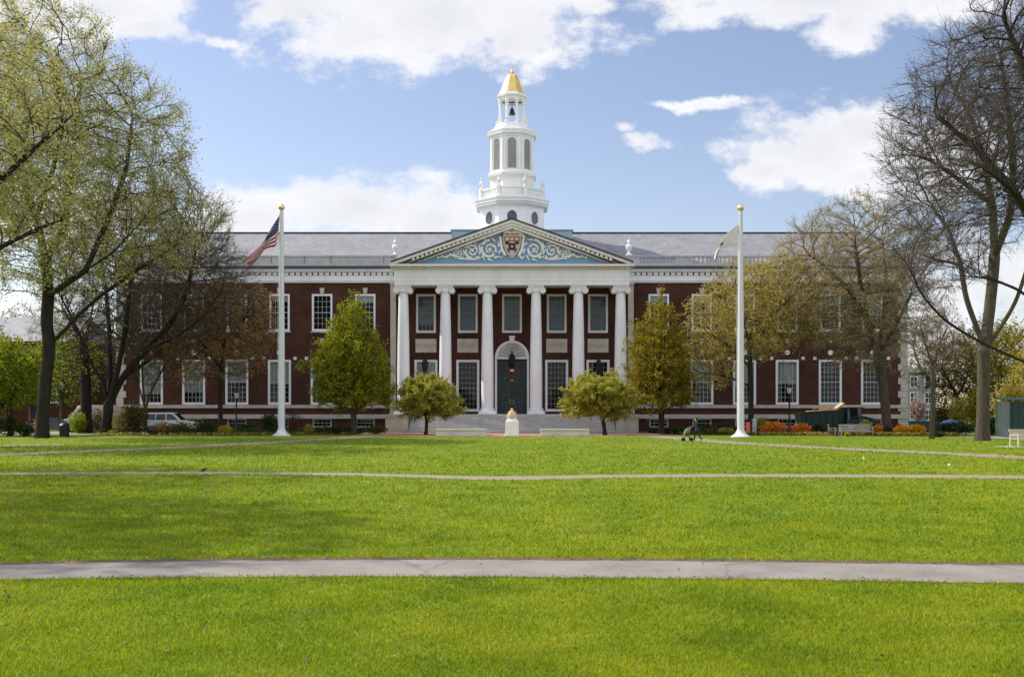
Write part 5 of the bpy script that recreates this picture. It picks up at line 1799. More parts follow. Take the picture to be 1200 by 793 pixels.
def make_grass():
    r = np.random.default_rng(5)
    n = 380000
    # even over the picture: density falls with distance, blades grow to keep their weight
    d = 1 / r.uniform(1 / 86.0, 1 / 6.4, n)
    x = r.uniform(-1, 1, n) * (0.50 * d + 1.5)
    # tufts
    nt_ = 26000
    td = 1 / r.uniform(1 / 86.0, 1 / 6.4, nt_); tx = r.uniform(-1, 1, nt_) * (0.50 * td + 1.5)
    k = r.integers(0, nt_, n); tuft = r.uniform(0, 1, n) < .55
    sp = .035 * td[k] ** .55
    x = np.where(tuft, tx[k] + r.normal(0, 1, n) * sp, x); d = np.where(tuft, td[k] + r.normal(0, 1, n) * sp * 1.2, d)
    a1, b1 = near_interp(near, x, 1), near_interp(near, x, 2)
    rag = r.uniform(0, 1, n)
    ok = ~((d > a1 + .02 - .0 * rag) & (d < b1 + .10 + .22 * rag))
    ok |= (d > a1 + .0) & (d < a1 + .07) & (rag < .35)
    a2, b2 = near_interp(mid_path, x, 1), near_interp(mid_path, x, 2)
    ok &= ~((d > a2 - .05) & (d < b2 + .10))
    # the two diagonal paths and worn patch
    for pts in ([(735, 508.3), (770, 511), (815, 515.3), (870, 519.5), (1000, 526.5), (1120, 531.8), (1200, 536), (1320, 543)],
                [(430, 511), (385, 514.3), (330, 517.5), (230, 523), (120, 528), (0, 532.5), (-120, 538)]):
        P = np.array([(X(a, D(b)), D(b)) for a, b in pts]); P = P[np.argsort(P[:, 0])]
        yy = np.interp(x, P[:, 0], P[:, 1])
        ok &= ~((np.abs(d - yy) < 1.9) & (x > P[0, 0]) & (x < P[-1, 0]))
    x, d = x[ok], d[ok]; n = len(x)
    sc_ = np.clip(d / 9, .8, 6.0)
    h = r.uniform(.018, .046, n) * sc_ ** .45
    w = r.uniform(.0035, .0075, n) * sc_
    a = r.uniform(0, 2 * PI, n)
    le = r.normal(0, .5, (n, 2)) * h[:, None]
    c = np.stack([x, d, np.zeros(n)], 1)
    t = np.stack([np.cos(a) * w, np.sin(a) * w, np.zeros(n)], 1)
    tip = c + np.stack([le[:, 0], le[:, 1], h], 1)
    V = np.stack([c - t, c + t, tip], 1).reshape(-1, 3)
    q = np.arange(3 * n).reshape(n, 3)
    me = np_mesh('grass', V, [(q, 0)], MT['blade'])
    o = link('grass', me)
    struct(o, 'stuff')


def blade_mat():
    m, nt, b = new_mat('grass_blades')
    N, L = nt.nodes, nt.links
    out = [n for n in N if n.type == 'OUTPUT_MATERIAL'][0]
    g = N.new('ShaderNodeNewGeometry')
    big = tex_noise(nt, 0.10, 5, 0.6); mid = tex_noise(nt, 0.75, 6, 0.65)
    c1 = ramp(nt, mid, [(0.30, (0.155, 0.230, 0.010)), (0.5, (0.275, 0.350, 0.013)), (0.70, (0.395, 0.415, 0.022))])
    c2 = ramp(nt, big, [(0.36, (0.80, 0.91, .9)), (0.64, (1.15, 1.07, 1.1))])
    c3 = ramp(nt, g.outputs['Random Per Island'], [(0.0, (0.55, 0.62, .6)), (0.5, (1.0, 1.0, 1.0)), (0.9, (1.35, 1.22, 1.3)), (0.98, (1.4, 1.2, 4.0))])
    worn = tex_noise(nt, 0.33, 5, 0.7)
    last = c1
    for t in (c2, c3):
        k = N.new('ShaderNodeMix'); k.data_type = 'RGBA'; k.blend_type = 'MULTIPLY'; k.inputs['Factor'].default_value = 1
        L.new(last, k.inputs[6]); L.new(t, k.inputs[7]); last = k.outputs[2]
    wf = ramp(nt, worn, [(0.66, (0, 0, 0)), (0.80, (0.65, 0.65, 0.65))])
    d = N.new('ShaderNodeMix'); d.data_type = 'RGBA'
    L.new(wf, d.inputs['Factor']); L.new(last, d.inputs[6]); d.inputs[7].default_value = (0.44, 0.38, 0.09, 1)
    L.new(d.outputs[2], b.inputs['Base Color'])
    b.inputs['Roughness'].default_value = .9; b.inputs['Specular IOR Level'].default_value = .1
    tl = N.new('ShaderNodeBsdfTranslucent'); L.new(d.outputs[2], tl.inputs['Color'])
    mx = N.new('ShaderNodeMixShader'); mx.inputs[0].default_value = .5
    L.new(b.outputs[0], mx.inputs[1]); L.new(tl.outputs[0], mx.inputs[2]); L.new(mx.outputs[0], out.inputs[0])
    return m


MT['blade'] = blade_mat()
make_grass()


def fallen():
    r = np.random.default_rng(12)
    n = 900
    d = 1 / r.uniform(1 / 40.0, 1 / 6.6, n); x = r.uniform(-1, 1, n) * (.5 * d + 1)
    e = r.uniform(0, 1, n) < .55                                     # many are caught along the edge of the path
    d = np.where(e, np.where(r.uniform(0, 1, n) < .7, near_interp(near, x, 2) + r.uniform(.02, .30, n), near_interp(near, x, 1) + r.normal(0, .08, n)), d)
    c = np.stack([x, d, np.where(e, .018, .05) * r.uniform(.8, 1.2, n)], 1)
    V, q = leaf_quads(c, .045, r, 2.5)
    struct(link('fallen_leaves', np_mesh('fallen_leaves', V, [(q, 0)], MT['leaf_fallen'])), 'stuff')


MT['leaf_fallen'] = leaf_mat('dry_leaves', [(0.10, 0.055, 0.02), (0.20, 0.12, 0.05), (0.28, 0.19, 0.09)], .2)
fallen()


def scatter(name, x0, x1, y0f, y1f, n, size, mat, seed, zmax=.25):
    r = np.random.default_rng(seed)
    x = r.uniform(x0, x1, n)
    k = np.sin(x * 1.3) + np.sin(x * .57 + 2) + r.normal(0, .8, n)
    x = x[k > -.3]; n = len(x)
    y = y0f(x) + (y1f(x) - y0f(x)) * r.uniform(0, 1, n) ** 1.3
    c = np.stack([x, y, r.uniform(.03, zmax, n)], 1)
    V, q = leaf_quads(c, size, r, .4)
    return struct(link(name, np_mesh(name, V, [(q, 0)], mat)), 'stuff')


yl0 = lambda x: np.interp(x, [-36, -26, -13.8], [89.8, 91.3, 93.8])
yr0 = lambda x: np.interp(x, [13.8, 26, 40], [93.8, 89.3, 87.3])
far = lambda x: np.full_like(x, 103.)
scatter('ground_cover', -35, -14, yl0, far, 6000, .22, MT['leaf_olive'], 31)
scatter('ground_cover', -35, -14, yl0, lambda x: yl0(x) + 2, 1500, .18, MT['leaf_yellow'], 32, .2)
scatter('ground_cover', 14, 38, yr0, far, 6000, .22, MT['leaf_olive'], 33)
scatter('ground_cover', -36, -14, lambda x: yl0(x) + 4, lambda x: np.full_like(x, 111.), 9000, .26, MT['leaf_dark'], 35, .5)
scatter('ground_cover', 14, 39, lambda x: yr0(x) + 4, lambda x: np.full_like(x, 111.), 9000, .26, MT['leaf_dark'], 36, .5)
scatter('ground_cover', 21, 38, yr0, lambda x: yr0(x) + 2.2, 3200, .20, MT['leaf_yellow'], 34, .3)


# ------------------------------------------------------------------ shrubs
def shrub(label, px, d, hw, top, mat, n=900, size=.20, seed=1, name='shrub', group=None, depth=.8, stems=True, clump=.5, flat=.2):
    """px centre, half-width in photo pixels, py of the top"""
    r = np.random.default_rng(seed)
    rx = hw * d / F; h = max(.3, Z(top, d))
    ry = rx * depth
    k = r.integers(0, 26, n)
    cc = unit(r.normal(0, 1, (26, 3))) * (r.uniform(.45, 1, 26) ** .5)[:, None]
    dd = unit(r.normal(0, 1, (n, 3))) * (r.uniform(0, 1, n) ** .4)[:, None]
    p = cc[k] * clump + dd * (1 - clump * .55)
    p = p / np.maximum(1, np.linalg.norm(p, axis=1, keepdims=True) / 1.02)
    c = np.stack([p[:, 0] * rx, p[:, 1] * ry, h * .50 + p[:, 2] * h * .5], 1)
    c[:, 2] = np.maximum(c[:, 2], .04)
    T = Parts()
    V, q = leaf_quads(c, size, r, flat)
    T.add(V, q, 0)
    ns = 14
    st = np.zeros((ns, 4, 3)); e = c[r.integers(0, n, ns)]
    b = r.normal(0, .12 * rx, (ns, 3)); b[:, 2] = -.05
    for j in range(4):
        t = j / 3
        st[:, j] = b * (1 - t) + e * t + r.normal(0, .03, (ns, 3))
    V, q = tubes_batch(st, np.full((ns, 4), .02) * np.linspace(1, .5, 4)[None], 4)
    T.add(V, q, 1)
    o = T.obj(name, [MT[mat], MT['bark_dark']], None)
    o.location = (X(px, d), d, 0)
    return tag(o, label, 'shrub', group)


S_ = [
    ('rounded yellow-brown bush left of the white car', 156, 95, 17, 470, 'leaf_olive', 2400, .20),
    ('low amber bush in front of the rear wheel of the white car', 190, 95.5, 13, 494, 'leaf_bud', 900, .16),
    ('olive hedge plant hiding the front wheel of the white car', 212, 95.5, 17, 493, 'leaf_olive', 1100, .17),
    ('dark green mound bush beside the bonnet of the white car', 240, 96, 15, 491, 'leaf_dark', 1200, .17),
    ('bright yellow flowering bush near the left lamp post', 264, 94, 9, 497.5, 'leaf_flower', 900, .15),
    ('tall dark green clipped bush left of the left flagpole', 315, 98, 11, 481, 'leaf_dark', 1600, .17),
    ('bare reddish twiggy bush right of the left flagpole', 343, 98, 13, 478, 'leaf_twiggy', 900, .12),
    ('small pale green round bush right of the left flagpole', 362, 95, 7, 497, 'leaf_topiary', 700, .14),
    ('long low dark green hedge under the green cone tree', 398, 97, 34, 499, 'leaf_dark', 2200, .17),
    ('low olive hedge nearest the left stone block of the steps', 441, 97.5, 15, 498.5, 'leaf_olive', 900, .16),
    ('low yellow flowers at the foot of the vase-shaped tree', 132, 94, 5, 503, 'leaf_flower', 400, .13),
    ('yellow-green bush between the elm and the thick dark trunk', 91, 100, 12, 481, 'leaf_lime', 1100, .2),
    ('brownish bush left of the blue banner', 12, 90, 17, 487, 'leaf_olive', 1500, .2),
    ('dark bush at the left edge under the lime-green tree', -14, 88, 20, 486, 'leaf_dark', 1500, .2),
    ('amber bush right of the blue banner', 45, 92, 6, 484, 'leaf_amber', 500, .16),
    ('low green bush at the foot of the forked elm', 30, 88, 14, 495, 'leaf_dark', 900, .18),
    ('pale olive bush behind the vase-shaped tree', 140, 100, 12, 480, 'leaf_topiary', 900, .18),
    ('long low dark green hedge under the golden cone tree', 782, 98, 26, 501, 'leaf_dark', 1600, .17),
    ('olive-green bush right of the person with the pushchair', 833, 96, 12, 500.5, 'leaf_olive', 900, .17),
    ('pale green bush left of the right flagpole', 851, 95, 10, 500.5, 'leaf_topiary', 800, .16),
    ('yellow-green bush behind the grey stone post', 893, 99, 12, 489.5, 'leaf_topiary', 1000, .17),
    ('round orange flowering bush left of the right lamp post', 907, 92.5, 16, 494, 'leaf_orange', 2400, .16),
    ('round orange flowering bush right of the right lamp post', 939, 92.5, 12, 495.5, 'leaf_orange', 1700, .16),
    ('green bush in front of the skip, left of the end-on bench', 958, 95, 9, 495, 'leaf_dark', 700, .17),
    ('yellow-green bush behind the weathered bench', 1014, 96, 9, 491, 'leaf_topiary', 700, .17),
    ('small orange-brown bush at the right end of the weathered bench', 1029, 91, 6, 496, 'leaf_orange', 600, .14),
    ('brown twiggy bush at the foot of the large tan-barked tree', 1041, 92, 7, 494, 'leaf_twiggy', 500, .13),
    ('amber flowering bush beside the red flowers', 1057, 90, 10, 497.5, 'leaf_amber', 1500, .15),
    ('amber flowering bush left of the thin two-tone trunk', 1075, 90, 10.5, 496.5, 'leaf_amber', 1700, .15),
    ('clump of red flowers among the amber bushes', 1053, 92, 3, 495.5, 'leaf_red', 300, .12),
    ('low yellow flowers under the weathered bench', 993, 87, 4, 506, 'leaf_flower', 250, .12),
    ('long dark hedge between the thin trunk and the grey trunk', 1117, 92, 28, 494, 'leaf_dark', 2200, .19),
    ('low dark bush against the left foot of the green shed', 1163, 92, 10, 488, 'leaf_dark', 900, .19),
    ('olive bush hiding the lower side of the pinkish van', 112, 103, 19, 479, 'leaf_olive', 1300, .2),
    ('long dark hedge against the left wing, left of the left flagpole', 283, 107, 22, 496.5, 'leaf_dark', 2000, .19),
    ('long dark hedge against the right wing, right of the golden cone tree', 842, 107, 30, 497, 'leaf_dark', 2300, .19),
    ('tall olive bush beyond the long dark hedge, left of the grey trunk', 1126, 112, 16, 462, 'leaf_yellow', 2300, .24),
    ('tall olive bush beyond the blue tarpaulin', 1106, 118, 16, 468, 'leaf_olive', 1900, .24),
    ('tall yellow-green bush just left of the grey trunk', 1143, 108, 12, 455, 'leaf_gold', 1700, .24),
    ('broad yellow-green bush rising behind the green shed', 1186, 100, 26, 440, 'leaf_yellow', 3600, .24),
    ('tall dark bush between the grey trunk and the green shed', 1164, 104, 9, 466, 'leaf_olive', 1200, .22),
    ('low green plants at the foot of the thin two-tone trunk', 1099, 84, 9, 505, 'leaf_dark', 600, .15),
]
for i, (lab, px, d, hw, top, mat, n, size) in enumerate(S_):
    low = 'hedge' in lab
    shrub(lab, px, d, hw, top, mat, n, size, 100 + i, 'hedge' if low and hw > 16 else 'shrub', 'shrubs along the building beds', .35 if hw > 20 else .8, clump=.35 if hw > 20 else .5)
d = 104
tree('blossom_tree', 'small pink blossoming tree at the right end of the library', (X(1075, d), d, 0),
     [[(X(1075, d), d, -.1), (X(1075, d), d, .8), (X(1075, d), d, 1.4)]], [el(d, 1075, 481, 10, 13, .8)],
     350, .22, .4, .07, B['bark_dark'], B['twig_brown'], B['leaf_pink'], 2600, .15, seed=77, tip=.01, tl=.35, r0=.008, leaf_sig=.07)


# ------------------------------------------------------------------ forecourt: monument and low walls
d = 89
o = thing('monument', 'white stone plinth with rounded tan carved top standing before the steps', 'monument', (X(600, d), d, 0))
mb = MB()
mb.box(-.62, .62, -.62, .62, .0, .14)
mb.lathe([(.56 * 1.414, .14), (.55 * 1.414, 1.18), (.50 * 1.414, 1.24), (.36 * 1.414, 1.42), (.34 * 1.414, 1.46)], (0, 0, 0), 4, 0, PI / 4)
mb.build('plinth', MT['marble'], o, bevel=.03)
mb = MB()
mb.lathe([(.40, 1.465), (.42, 1.56), (.40, 1.70), (.33, 1.88), (.22, 2.02), (.10, 2.11), (.10, 2.15), (.13, 2.19), (.09, 2.25), (.01, 2.28)], (0, 0, 0), 20)
for k in range(10):
    a = 2 * PI * k / 10
    mb.tube([(math.cos(a) * r_, math.sin(a) * r_, z) for r_, z in ((.41, 1.55), (.40, 1.72), (.32, 1.90), (.20, 2.04))], .035, 5)
mb.build('carved_top', MT['tan'], o, smooth=True)
for px0, px1, lab in ((514, 566, 'low pale stone bench wall left of the white plinth'), (635.7, 687.5, 'low pale stone bench wall right of the white plinth')):
    d = 88
    x0, x1 = X(px0, d), X(px1, d)
    o = thing('stone_bench', lab, 'stone bench', ((x0 + x1) / 2, d, 0), 0, 'stone benches on the forecourt')
    w = (x1 - x0) / 2
    mb = MB(); mb.box(-w + .06, w - .06, -.32, .32, 0, .46)
    for s in (-1, 1):
        mb.box(s * (w - .02) - .20, s * (w - .02) + .20, -.35, .35, .0, .455)
    mb.build('wall', MT['forecourt_stone'], o)
    mb = MB(); mb.box(-w - .2, w + .2, -.40, .40, .463, .60)
    mb.build('seat_slab', MT['forecourt_stone'], o, bevel=.02)


# ------------------------------------------------------------------ flagpoles and flags
def pole(label, px, py, top):
    d = D(py)
    o = thing('flagpole', label, 'flagpole', (X(px, d), d, 0), 0, 'white flagpoles on the lawn')
    h = Z(top, d)
    mb = MB()
    mb.lathe([(.27, .55), (.27, 2), (.25, h * .45), (.19, h * .8), (.155, h - .45)], (0, 0, 0), 20)
    mb.build('shaft', MT['pole'], o, smooth=True)
    mb = MB(); mb.lathe([(.78, .0), (.78, .06), (.60, .16), (.42, .30), (.34, .46), (.30, .56)], (0, 0, 0), 24)
    mb.build('flared_base', MT['pole'], o, smooth=True)
    mb = MB(); mb.sphere((0, 0, h - .18), .26, 10); mb.bar((0, 0, h - .46), (0, 0, h - .38), .10)
    mb.build('gold_ball', MT['gold'], o, smooth=True)
    mb = MB(); mb.tube([(-.30, -.03, .9), (-.33, -.03, h * .5), (-.21, -.03, h - .6)], .012, 4)
    mb.build('halyard', MT['flag_white'], o)
    return o, d


def flag(name, label, d, hoist, top, bottom, cells, nu, nv, mats, amp, seed):
    """a cloth between a top and a bottom edge curve (photo points), with folds; cells(u,v) -> material"""
    def curve(pts, n):
        p = np.array([(X(a, d), Z(b, d)) for a, b in pts])
        s = np.concatenate([[0], np.cumsum(np.linalg.norm(np.diff(p, axis=0), axis=1))]); s /= s[-1]
        t = np.linspace(0, 1, n)
        q = np.stack([np.interp(t, s, p[:, 0]), np.interp(t, s, p[:, 1])], 1)
        for _ in range(2):
            q[1:-1] = .5 * q[1:-1] + .25 * (q[:-2] + q[2:])
        return q
    T, Bt = curve(top, nu + 1), curve(bottom, nu + 1)
    v = []
    for i in range(nu + 1):
        u = i / nu
        for j in range(nv + 1):
            w = j / nv
            p = T[i] * (1 - w) + Bt[i] * w
            y = d + amp * (.15 + u) * math.sin(2 * PI * (w * 1.6 + u * .9) + seed) - .15 * u + .35 * amp * math.sin(9 * u + 4 * w)
            v.append((p[0], y, p[1]))
    f, m = [], []
    for i in range(nu):
        for j in range(nv):
            k = i * (nv + 1) + j
            f.append((k, k + nv + 1, k + nv + 2, k + 1)); m.append(cells(i, j))
    c = Vector((X(hoist[0], d), d, Z(hoist[1], d)))
    me = bpy.data.meshes.new(name)
    me.from_pydata([tuple(Vector(a) - c) for a in v], [], f)
    for mm in mats:
        me.materials.append(mm)
    me.polygons.foreach_set('material_index', m); me.shade_smooth()
    o = link(name, me); o.location = c
    sd = o.modifiers.new('thickness', 'SOLIDIFY'); sd.thickness = .015
    return tag(o, label, 'flag')


_, d = pole('white flagpole with gold ball carrying the striped flag, before the left wing', 330, 510.5, 240.5)


def us(i, j):
    # 78 columns x 39 rows; 13 stripes of 3 rows, canton 7 stripes deep
    if i < 31 and j < 21:
        a, b = i % 6, j % 4
        return 1 if (i % 5 == 2 and j % 4 == 1) or (i % 5 == 4 and j % 4 == 3 and i < 29) else 2
    return 0 if (j // 3) % 2 == 0 else 1


flag('flag', 'red, white and blue striped flag with stars hanging in folds from the left flagpole', d, (328, 252),
     [(328, 251), (318, 266), (311.5, 279), (306.5, 288), (298, 296), (292, 302), (285.5, 307)], [(324.5, 286), (322.5, 289.5), (315, 290.5), (309.5, 292.5), (306, 298), (301, 305), (294, 312)],
     us, 78, 39, [MT['flag_red'], MT['flag_white'], MT['flag_blue']], .22, 0.4)
_, d = pole('white flagpole with gold ball carrying the plain white flag, before the right wing', 868, 512, 241)


def crest(i, j):
    u, v = i - 40, j - 11
    if -3 <= u <= 3 and -3 <= v <= 3 and abs(u) <= 3 - max(0, v - 1):
        return 2 if v > -2 or abs(u) < 1 else 1
    return 0


flag('flag', 'white flag with a small dark shield hanging from the right flagpole', d, (866, 262),
     [(866, 261.5), (856, 268.5), (846, 280), (839, 292), (836.5, 304)], [(865, 278), (863.5, 287), (853, 289.5), (846, 292), (841, 299), (839, 306.5)],
     crest, 70, 30, [MT['flag_white'], MT['red'], MT['black']], .11, 2.6)


# ------------------------------------------------------------------ lamp posts, bin, banner, post
def lamp(label, px, d, top):
    o = thing('street_lamp', label, 'street lamp', (X(px, d), d, 0), 0, 'lamp posts along the library')
    h = Z(top, d)
    mb = MB(); mb.lathe([(.20, 0), (.20, .12), (.14, .2), (.12, .8), (.08, .95), (.065, h - .95), (.10, h - .9), (.14, h - .84)], (0, 0, 0), 12)
    mb.build('post', MT['black'], o, smooth=True)
    mb = MB(); mb.lathe([(.14, h - .84), (.26, h - .32)], (0, 0, 0), 6)
    lan = mb.build('lantern', MT['lamp_clear'], o)
    mb = MB(); mb.lathe([(.31, h - .32), (.29, h - .27), (.14, h - .10), (.05, h - .04), (.02, h)], (0, 0, 0), 6)
    for k in range(6):
        a = k * PI / 3
        mb.bar((.145 * math.cos(a), .145 * math.sin(a), h - .84), (.268 * math.cos(a), .268 * math.sin(a), h - .31), .018, 0, 4)
    mb.build('lantern_cap', MT['black'], lan)
    return o


lamp('black lantern post before the left wing, beside the coppery budding tree', 277, 101, 456)
lamp('black lantern post before the right wing, between two orange bushes', 925, 97, 450)
d = 84.5
o = thing('litter_bin', 'black litter bin on the grass beside the forked elm trunk', 'bin', (X(75.5, d), d, 0))
mb = MB(); mb.lathe([(.30, 0), (.32, .05), (.36, .80), (.36, .86)], (0, 0, 0), 20)
for k in range(20):
    a = k * PI / 10
    mb.bar((.335 * math.cos(a), .335 * math.sin(a), .05), (.375 * math.cos(a), .375 * math.sin(a), .82), .018, 0, 4)
mb.build('drum', MT['black'], o)
mb = MB(); mb.lathe([(.40, .86), (.41, .92), (.30, 1.04), (.20, 1.10), (.19, 1.06)], (0, 0, 0), 20)
mb.build('lid', MT['black'], o)
d = 93
o = thing('banner', 'small blue banner with red edge on a post right of the lime-green tree', 'banner', (X(33, d), d, 0))
mb = MB(); mb.bar((0, 0, 0), (0, 0, 2.6), .035)
mb.build('post', MT['black'], o)
mb = MB(); mb.box(.16, .58, -.015, .015, 1.05, 2.5); mb.box(.04, .155, -.012, .012, 1.2, 2.5, 1)
mb.build('cloth', [MT['blue'], MT['orange_red']], o)
d = 93
o = thing('marker_board', 'upright orange-red board on a stake right of the right flagpole', 'board', (X(876.5, d), d, 0))
mb = MB(); mb.box(-.17, .17, -.03, .03, .15, 1.12)
mb.build('panel', MT['orange_red'], o, bevel=.02)
mb = MB(); mb.box(-.04, .04, .032, .08, 0, 1.0)
mb.build('stake', MT['wood'], o)
mb = MB(); mb.lathe([(.30, 0), (.30, .10), (.24, .14), (.22, 1.15), (.27, 1.20), (.27, 1.30), (.05, 1.42)], (0, 0, 0), 4, 0, PI / 4)
o = mb.build('stone_post', MT['granite'], None); o.location = (X(884, 94), 94, 0)
tag(o, 'grey stone post beside the orange-red board', 'post')


# ------------------------------------------------------------------ benches
def bench(label, x, y, rz, w, mat):
    o = thing('park_bench', label, 'bench', (x, y, 0), rz, 'wooden benches around the lawn')
    mb = MB()
    for k in range(4):
        mb.box(-w / 2, w / 2, -.30 + k * .13, -.19 + k * .13, .41, .45)
    mb.box(-w / 2, w / 2, -.32, -.30, .34, .45)
    mb.build('seat', mat, o)
    mb = MB()
    n = int(w / .11)
    for k in range(n):
        xx = -w / 2 + .06 + k * (w - .12) / (n - 1)
        mb.obox((xx, .26, .68), (.035, 0, 0), (0, .012, 0), (0, .035, .19))
    mb.obox((0, .31, .90), (w / 2, 0, 0), (0, .03, .0), (0, .006, .055)); mb.obox((0, .225, .49), (w / 2, 0, 0), (0, .025, 0), (0, .005, .03))
    mb.build('backrest', mat, o)
    for s in (-1, 1):
        mb = MB(); mb.box(s * (w / 2 - .03) - .035, s * (w / 2 - .03) + .035, -.34, .28, .62, .665)
        mb.build('armrest', mat, o)
        for yy, h in ((-.29, .62), (.25, .62)):
            mb = MB(); mb.box(s * (w / 2 - .03) - .034, s * (w / 2 - .03) + .034, yy - .035, yy + .035, 0, h - .002)
            mb.build('leg', mat, o)
    return o


bench('weathered grey wooden bench among the flowers before the right wing', X(1003, 89), 89, 0.06, 2.7, MT['wood'])
bench('weathered grey wooden bench seen end-on, left of the longer one', X(975, 90), 90, PI / 2 - .35, 1.7, MT['wood'])
bench('pale wooden bench on a paving slab at the right edge', X(1203, 60.4), 60.4, .42, 2.0, MT['pale_wood'])


# ------------------------------------------------------------------ skip, loader, shed, covered heap
d = 101
x0, x1 = X(934, d), X(987, d)
o = thing('skip_container', 'dark green steel skip heaped with timber before the right wing', 'skip', ((x0 + x1) / 2, d, 0))
hw_ = (x1 - x0) / 2
mb = MB()
h = 2.15
out = [(-hw_, h - .25), (-hw_ + .45, .25), (hw_ - .25, .25), (hw_, h)]
for yy in (-1.1, 1.06):
    mb.prism(out, yy, yy + .04)
mb.obox((-hw_ + .225, 0, (h) / 2), (.02, 0, 0.0), (0, 1.06, 0), (-.225, 0, (h - .5) / 2))
mb.obox((hw_ - .125, 0, (h + .25) / 2), (.02, 0, 0), (0, 1.06, 0), (.125, 0, (h - .25) / 2))
mb.box(-hw_ + .45, hw_ - .25, -1.055, 1.055, .20, .249)
for k in range(6):
    xx = -hw_ + .6 + k * (2 * hw_ - 1.1) / 5
    mb.box(xx - .05, xx + .05, -1.19, -1.103, .28, h - .28)
mb.obox((0, -1.14, h - .10), (hw_, 0, .115), (0, .06, 0), (0, 0, .06))
mb.build('body', MT['green_steel'], o)
for s in (-1, 1):
    for yy in (-.8, .8):
        mb = MB(); mb.tube([(s * (hw_ - .75), yy - .08, .12), (s * (hw_ - .75), yy + .08, .12)], .12, 12)
        mb.build('roller', MT['black'], o)
r = random.Random(3)
mb = MB()
for k in range(46):
    a = r.uniform(-.35, .35); L = r.uniform(.35, 1.1)
    cx = r.uniform(-hw_ + .9, hw_ - .8); cz = h - .28 + r.uniform(-.1, .22) + (.30 if cx > .5 else 0)
    mb.obox((cx, r.uniform(-.8, .8), cz), (L * math.cos(a), r.uniform(-.3, .3), L * math.sin(a) * .5), (0, r.uniform(.06, .16), 0), (0, 0, r.uniform(.02, .05)))
mb.obox((hw_ - .55, -.3, h + .28), (.5, 0, .38), (0, .6, 0), (-.05, 0, .05))
mb.obox((hw_ - .75, .3, h + .12), (.6, 0, .22), (0, .5, 0), (-.03, 0, .05))
h_ = mb.build('timber_heap', MT['lumber'], None)
h_.location = ((x0 + x1) / 2, d, 0)
tag(h_, 'heap of tan timber and boards lying in the green skip', 'timber')

d = 100
o = thing('loader', 'compact dark green loader with raised arm parked right of the skip', 'loader', (X(1003, d), d, 0))
mb = MB()
mb.prism([(-1.05, .45), (1.0, .45), (1.15, 1.0), (1.0, 1.25), (-1.05, 1.3)], -.6, .6)
mb.build('body', MT['green_steel'], o, bevel=.04)
mb = MB()
for xx, yy in ((-.95, -.55), (-.95, .55), (.35, -.55), (.35, .55)):
    mb.bar((xx, yy, 1.28), (xx * .95, yy * .95, 2.35), .05)
mb.box(-1.1, .5, -.66, .66, 2.35, 2.44)
cab = mb.build('cab', MT['green_steel'], o)
mb = MB(); mb.box(-.93, .33, -.53, .53, 1.305, 2.345)
mb.build('cab_glass', MT['car_glass'], cab)
for xx, rr in ((-.75, .50), (.75, .42)):
    for s in (-1, 1):
        wh = MB(); wh.tube([(xx, s * .62, rr), (xx, s * .66, rr), (xx, s * .92, rr), (xx, s * .96, rr)], [rr * .9, rr, rr, rr * .9], 22)
        w_ = wh.build('wheel', MT['rubber'], o, smooth=True)
        mb = MB(); mb.tube([(xx, s * .963, rr), (xx, s * .99, rr)], [rr * .55, rr * .45], 16)
        mb.build('rim', MT['rim'], w_)
mb = MB()
for s in (-1, 1):
    mb.tube([(-.6, s * .50, 1.45), (.6, s * .5, 1.55), (1.4, s * .5, 1.35), (2.3, s * .5, .75)], [.09, .10, .09, .08], 6)
mb.bar((.6, -.5, 1.55), (.6, .5, 1.55), .05)
arm = mb.build('arm', MT['green_steel'], o)
mb = MB(); mb.prism([(2.2, .75), (2.35, .35), (2.95, .30), (2.9, .36), (2.45, .45), (2.3, .85)], -.75, .75)
mb.build('bucket', MT['green_steel'], arm)

d = 82
o = thing('garden_shed', 'dark green corrugated steel shed at the right edge behind the pale bench', 'shed', (X(1184, d), d, 0))
L_, W_, H_s = 5.5, 2.6, 2.85
mb = MB()
prof_x = []
k = 0; n = 46
for i in range(n):
    a = i / (n - 1) * L_
    prof_x.append((a, 0.04 if i % 4 in (0, 1) else 0.0))
vs = [(a, b, .1) for a, b in prof_x] + [(a, b, H_s - .12) for a, b in prof_x]
mb.add(vs, [(i, i + 1, i + 1 + n, i + n) for i in range(n - 1)], 0)
mb.box(.05, L_ - .05, .06, W_ - .06, .08, H_s - .14)
mb.box(-.03, .09, -.03, .09, .0, H_s - .0); mb.box(L_ - .09, L_ + .03, -.03, .09, 0, H_s)
mb.build('wall', MT['green_steel'], o)
mb = MB()
n2 = 26
pr = [((0.0 if i % 4 in (0, 1) else .035), .1 + i / (n2 - 1) * (W_ - .15)) for i in range(n2)]
vs = [(a, b, .1) for a, b in pr] + [(a, b, H_s - .10) for a, b in pr]
mb.add(vs, [(i + 1, i, i + n2, i + 1 + n2) for i in range(n2 - 1)], 0)
mb.build('end_panel', MT['green_sunlit'], o)
mb = MB()
mb.add([(-.12, -.12, H_s + .0), (L_ + .1, -.12, H_s), (L_ + .1, W_ + .1, H_s + .18), (-.12, W_ + .1, H_s + .18), (-.12, -.12, H_s + .06), (L_ + .1, -.12, H_s + .06), (L_ + .1, W_ + .1, H_s + .24), (-.12, W_ + .1, H_s + .24)],
       [(0, 3, 2, 1), (4, 5, 6, 7), (0, 1, 5, 4), (1, 2, 6, 5), (2, 3, 7, 6), (3, 0, 4, 7)])
mb.build('roof', MT['green_steel'], o)

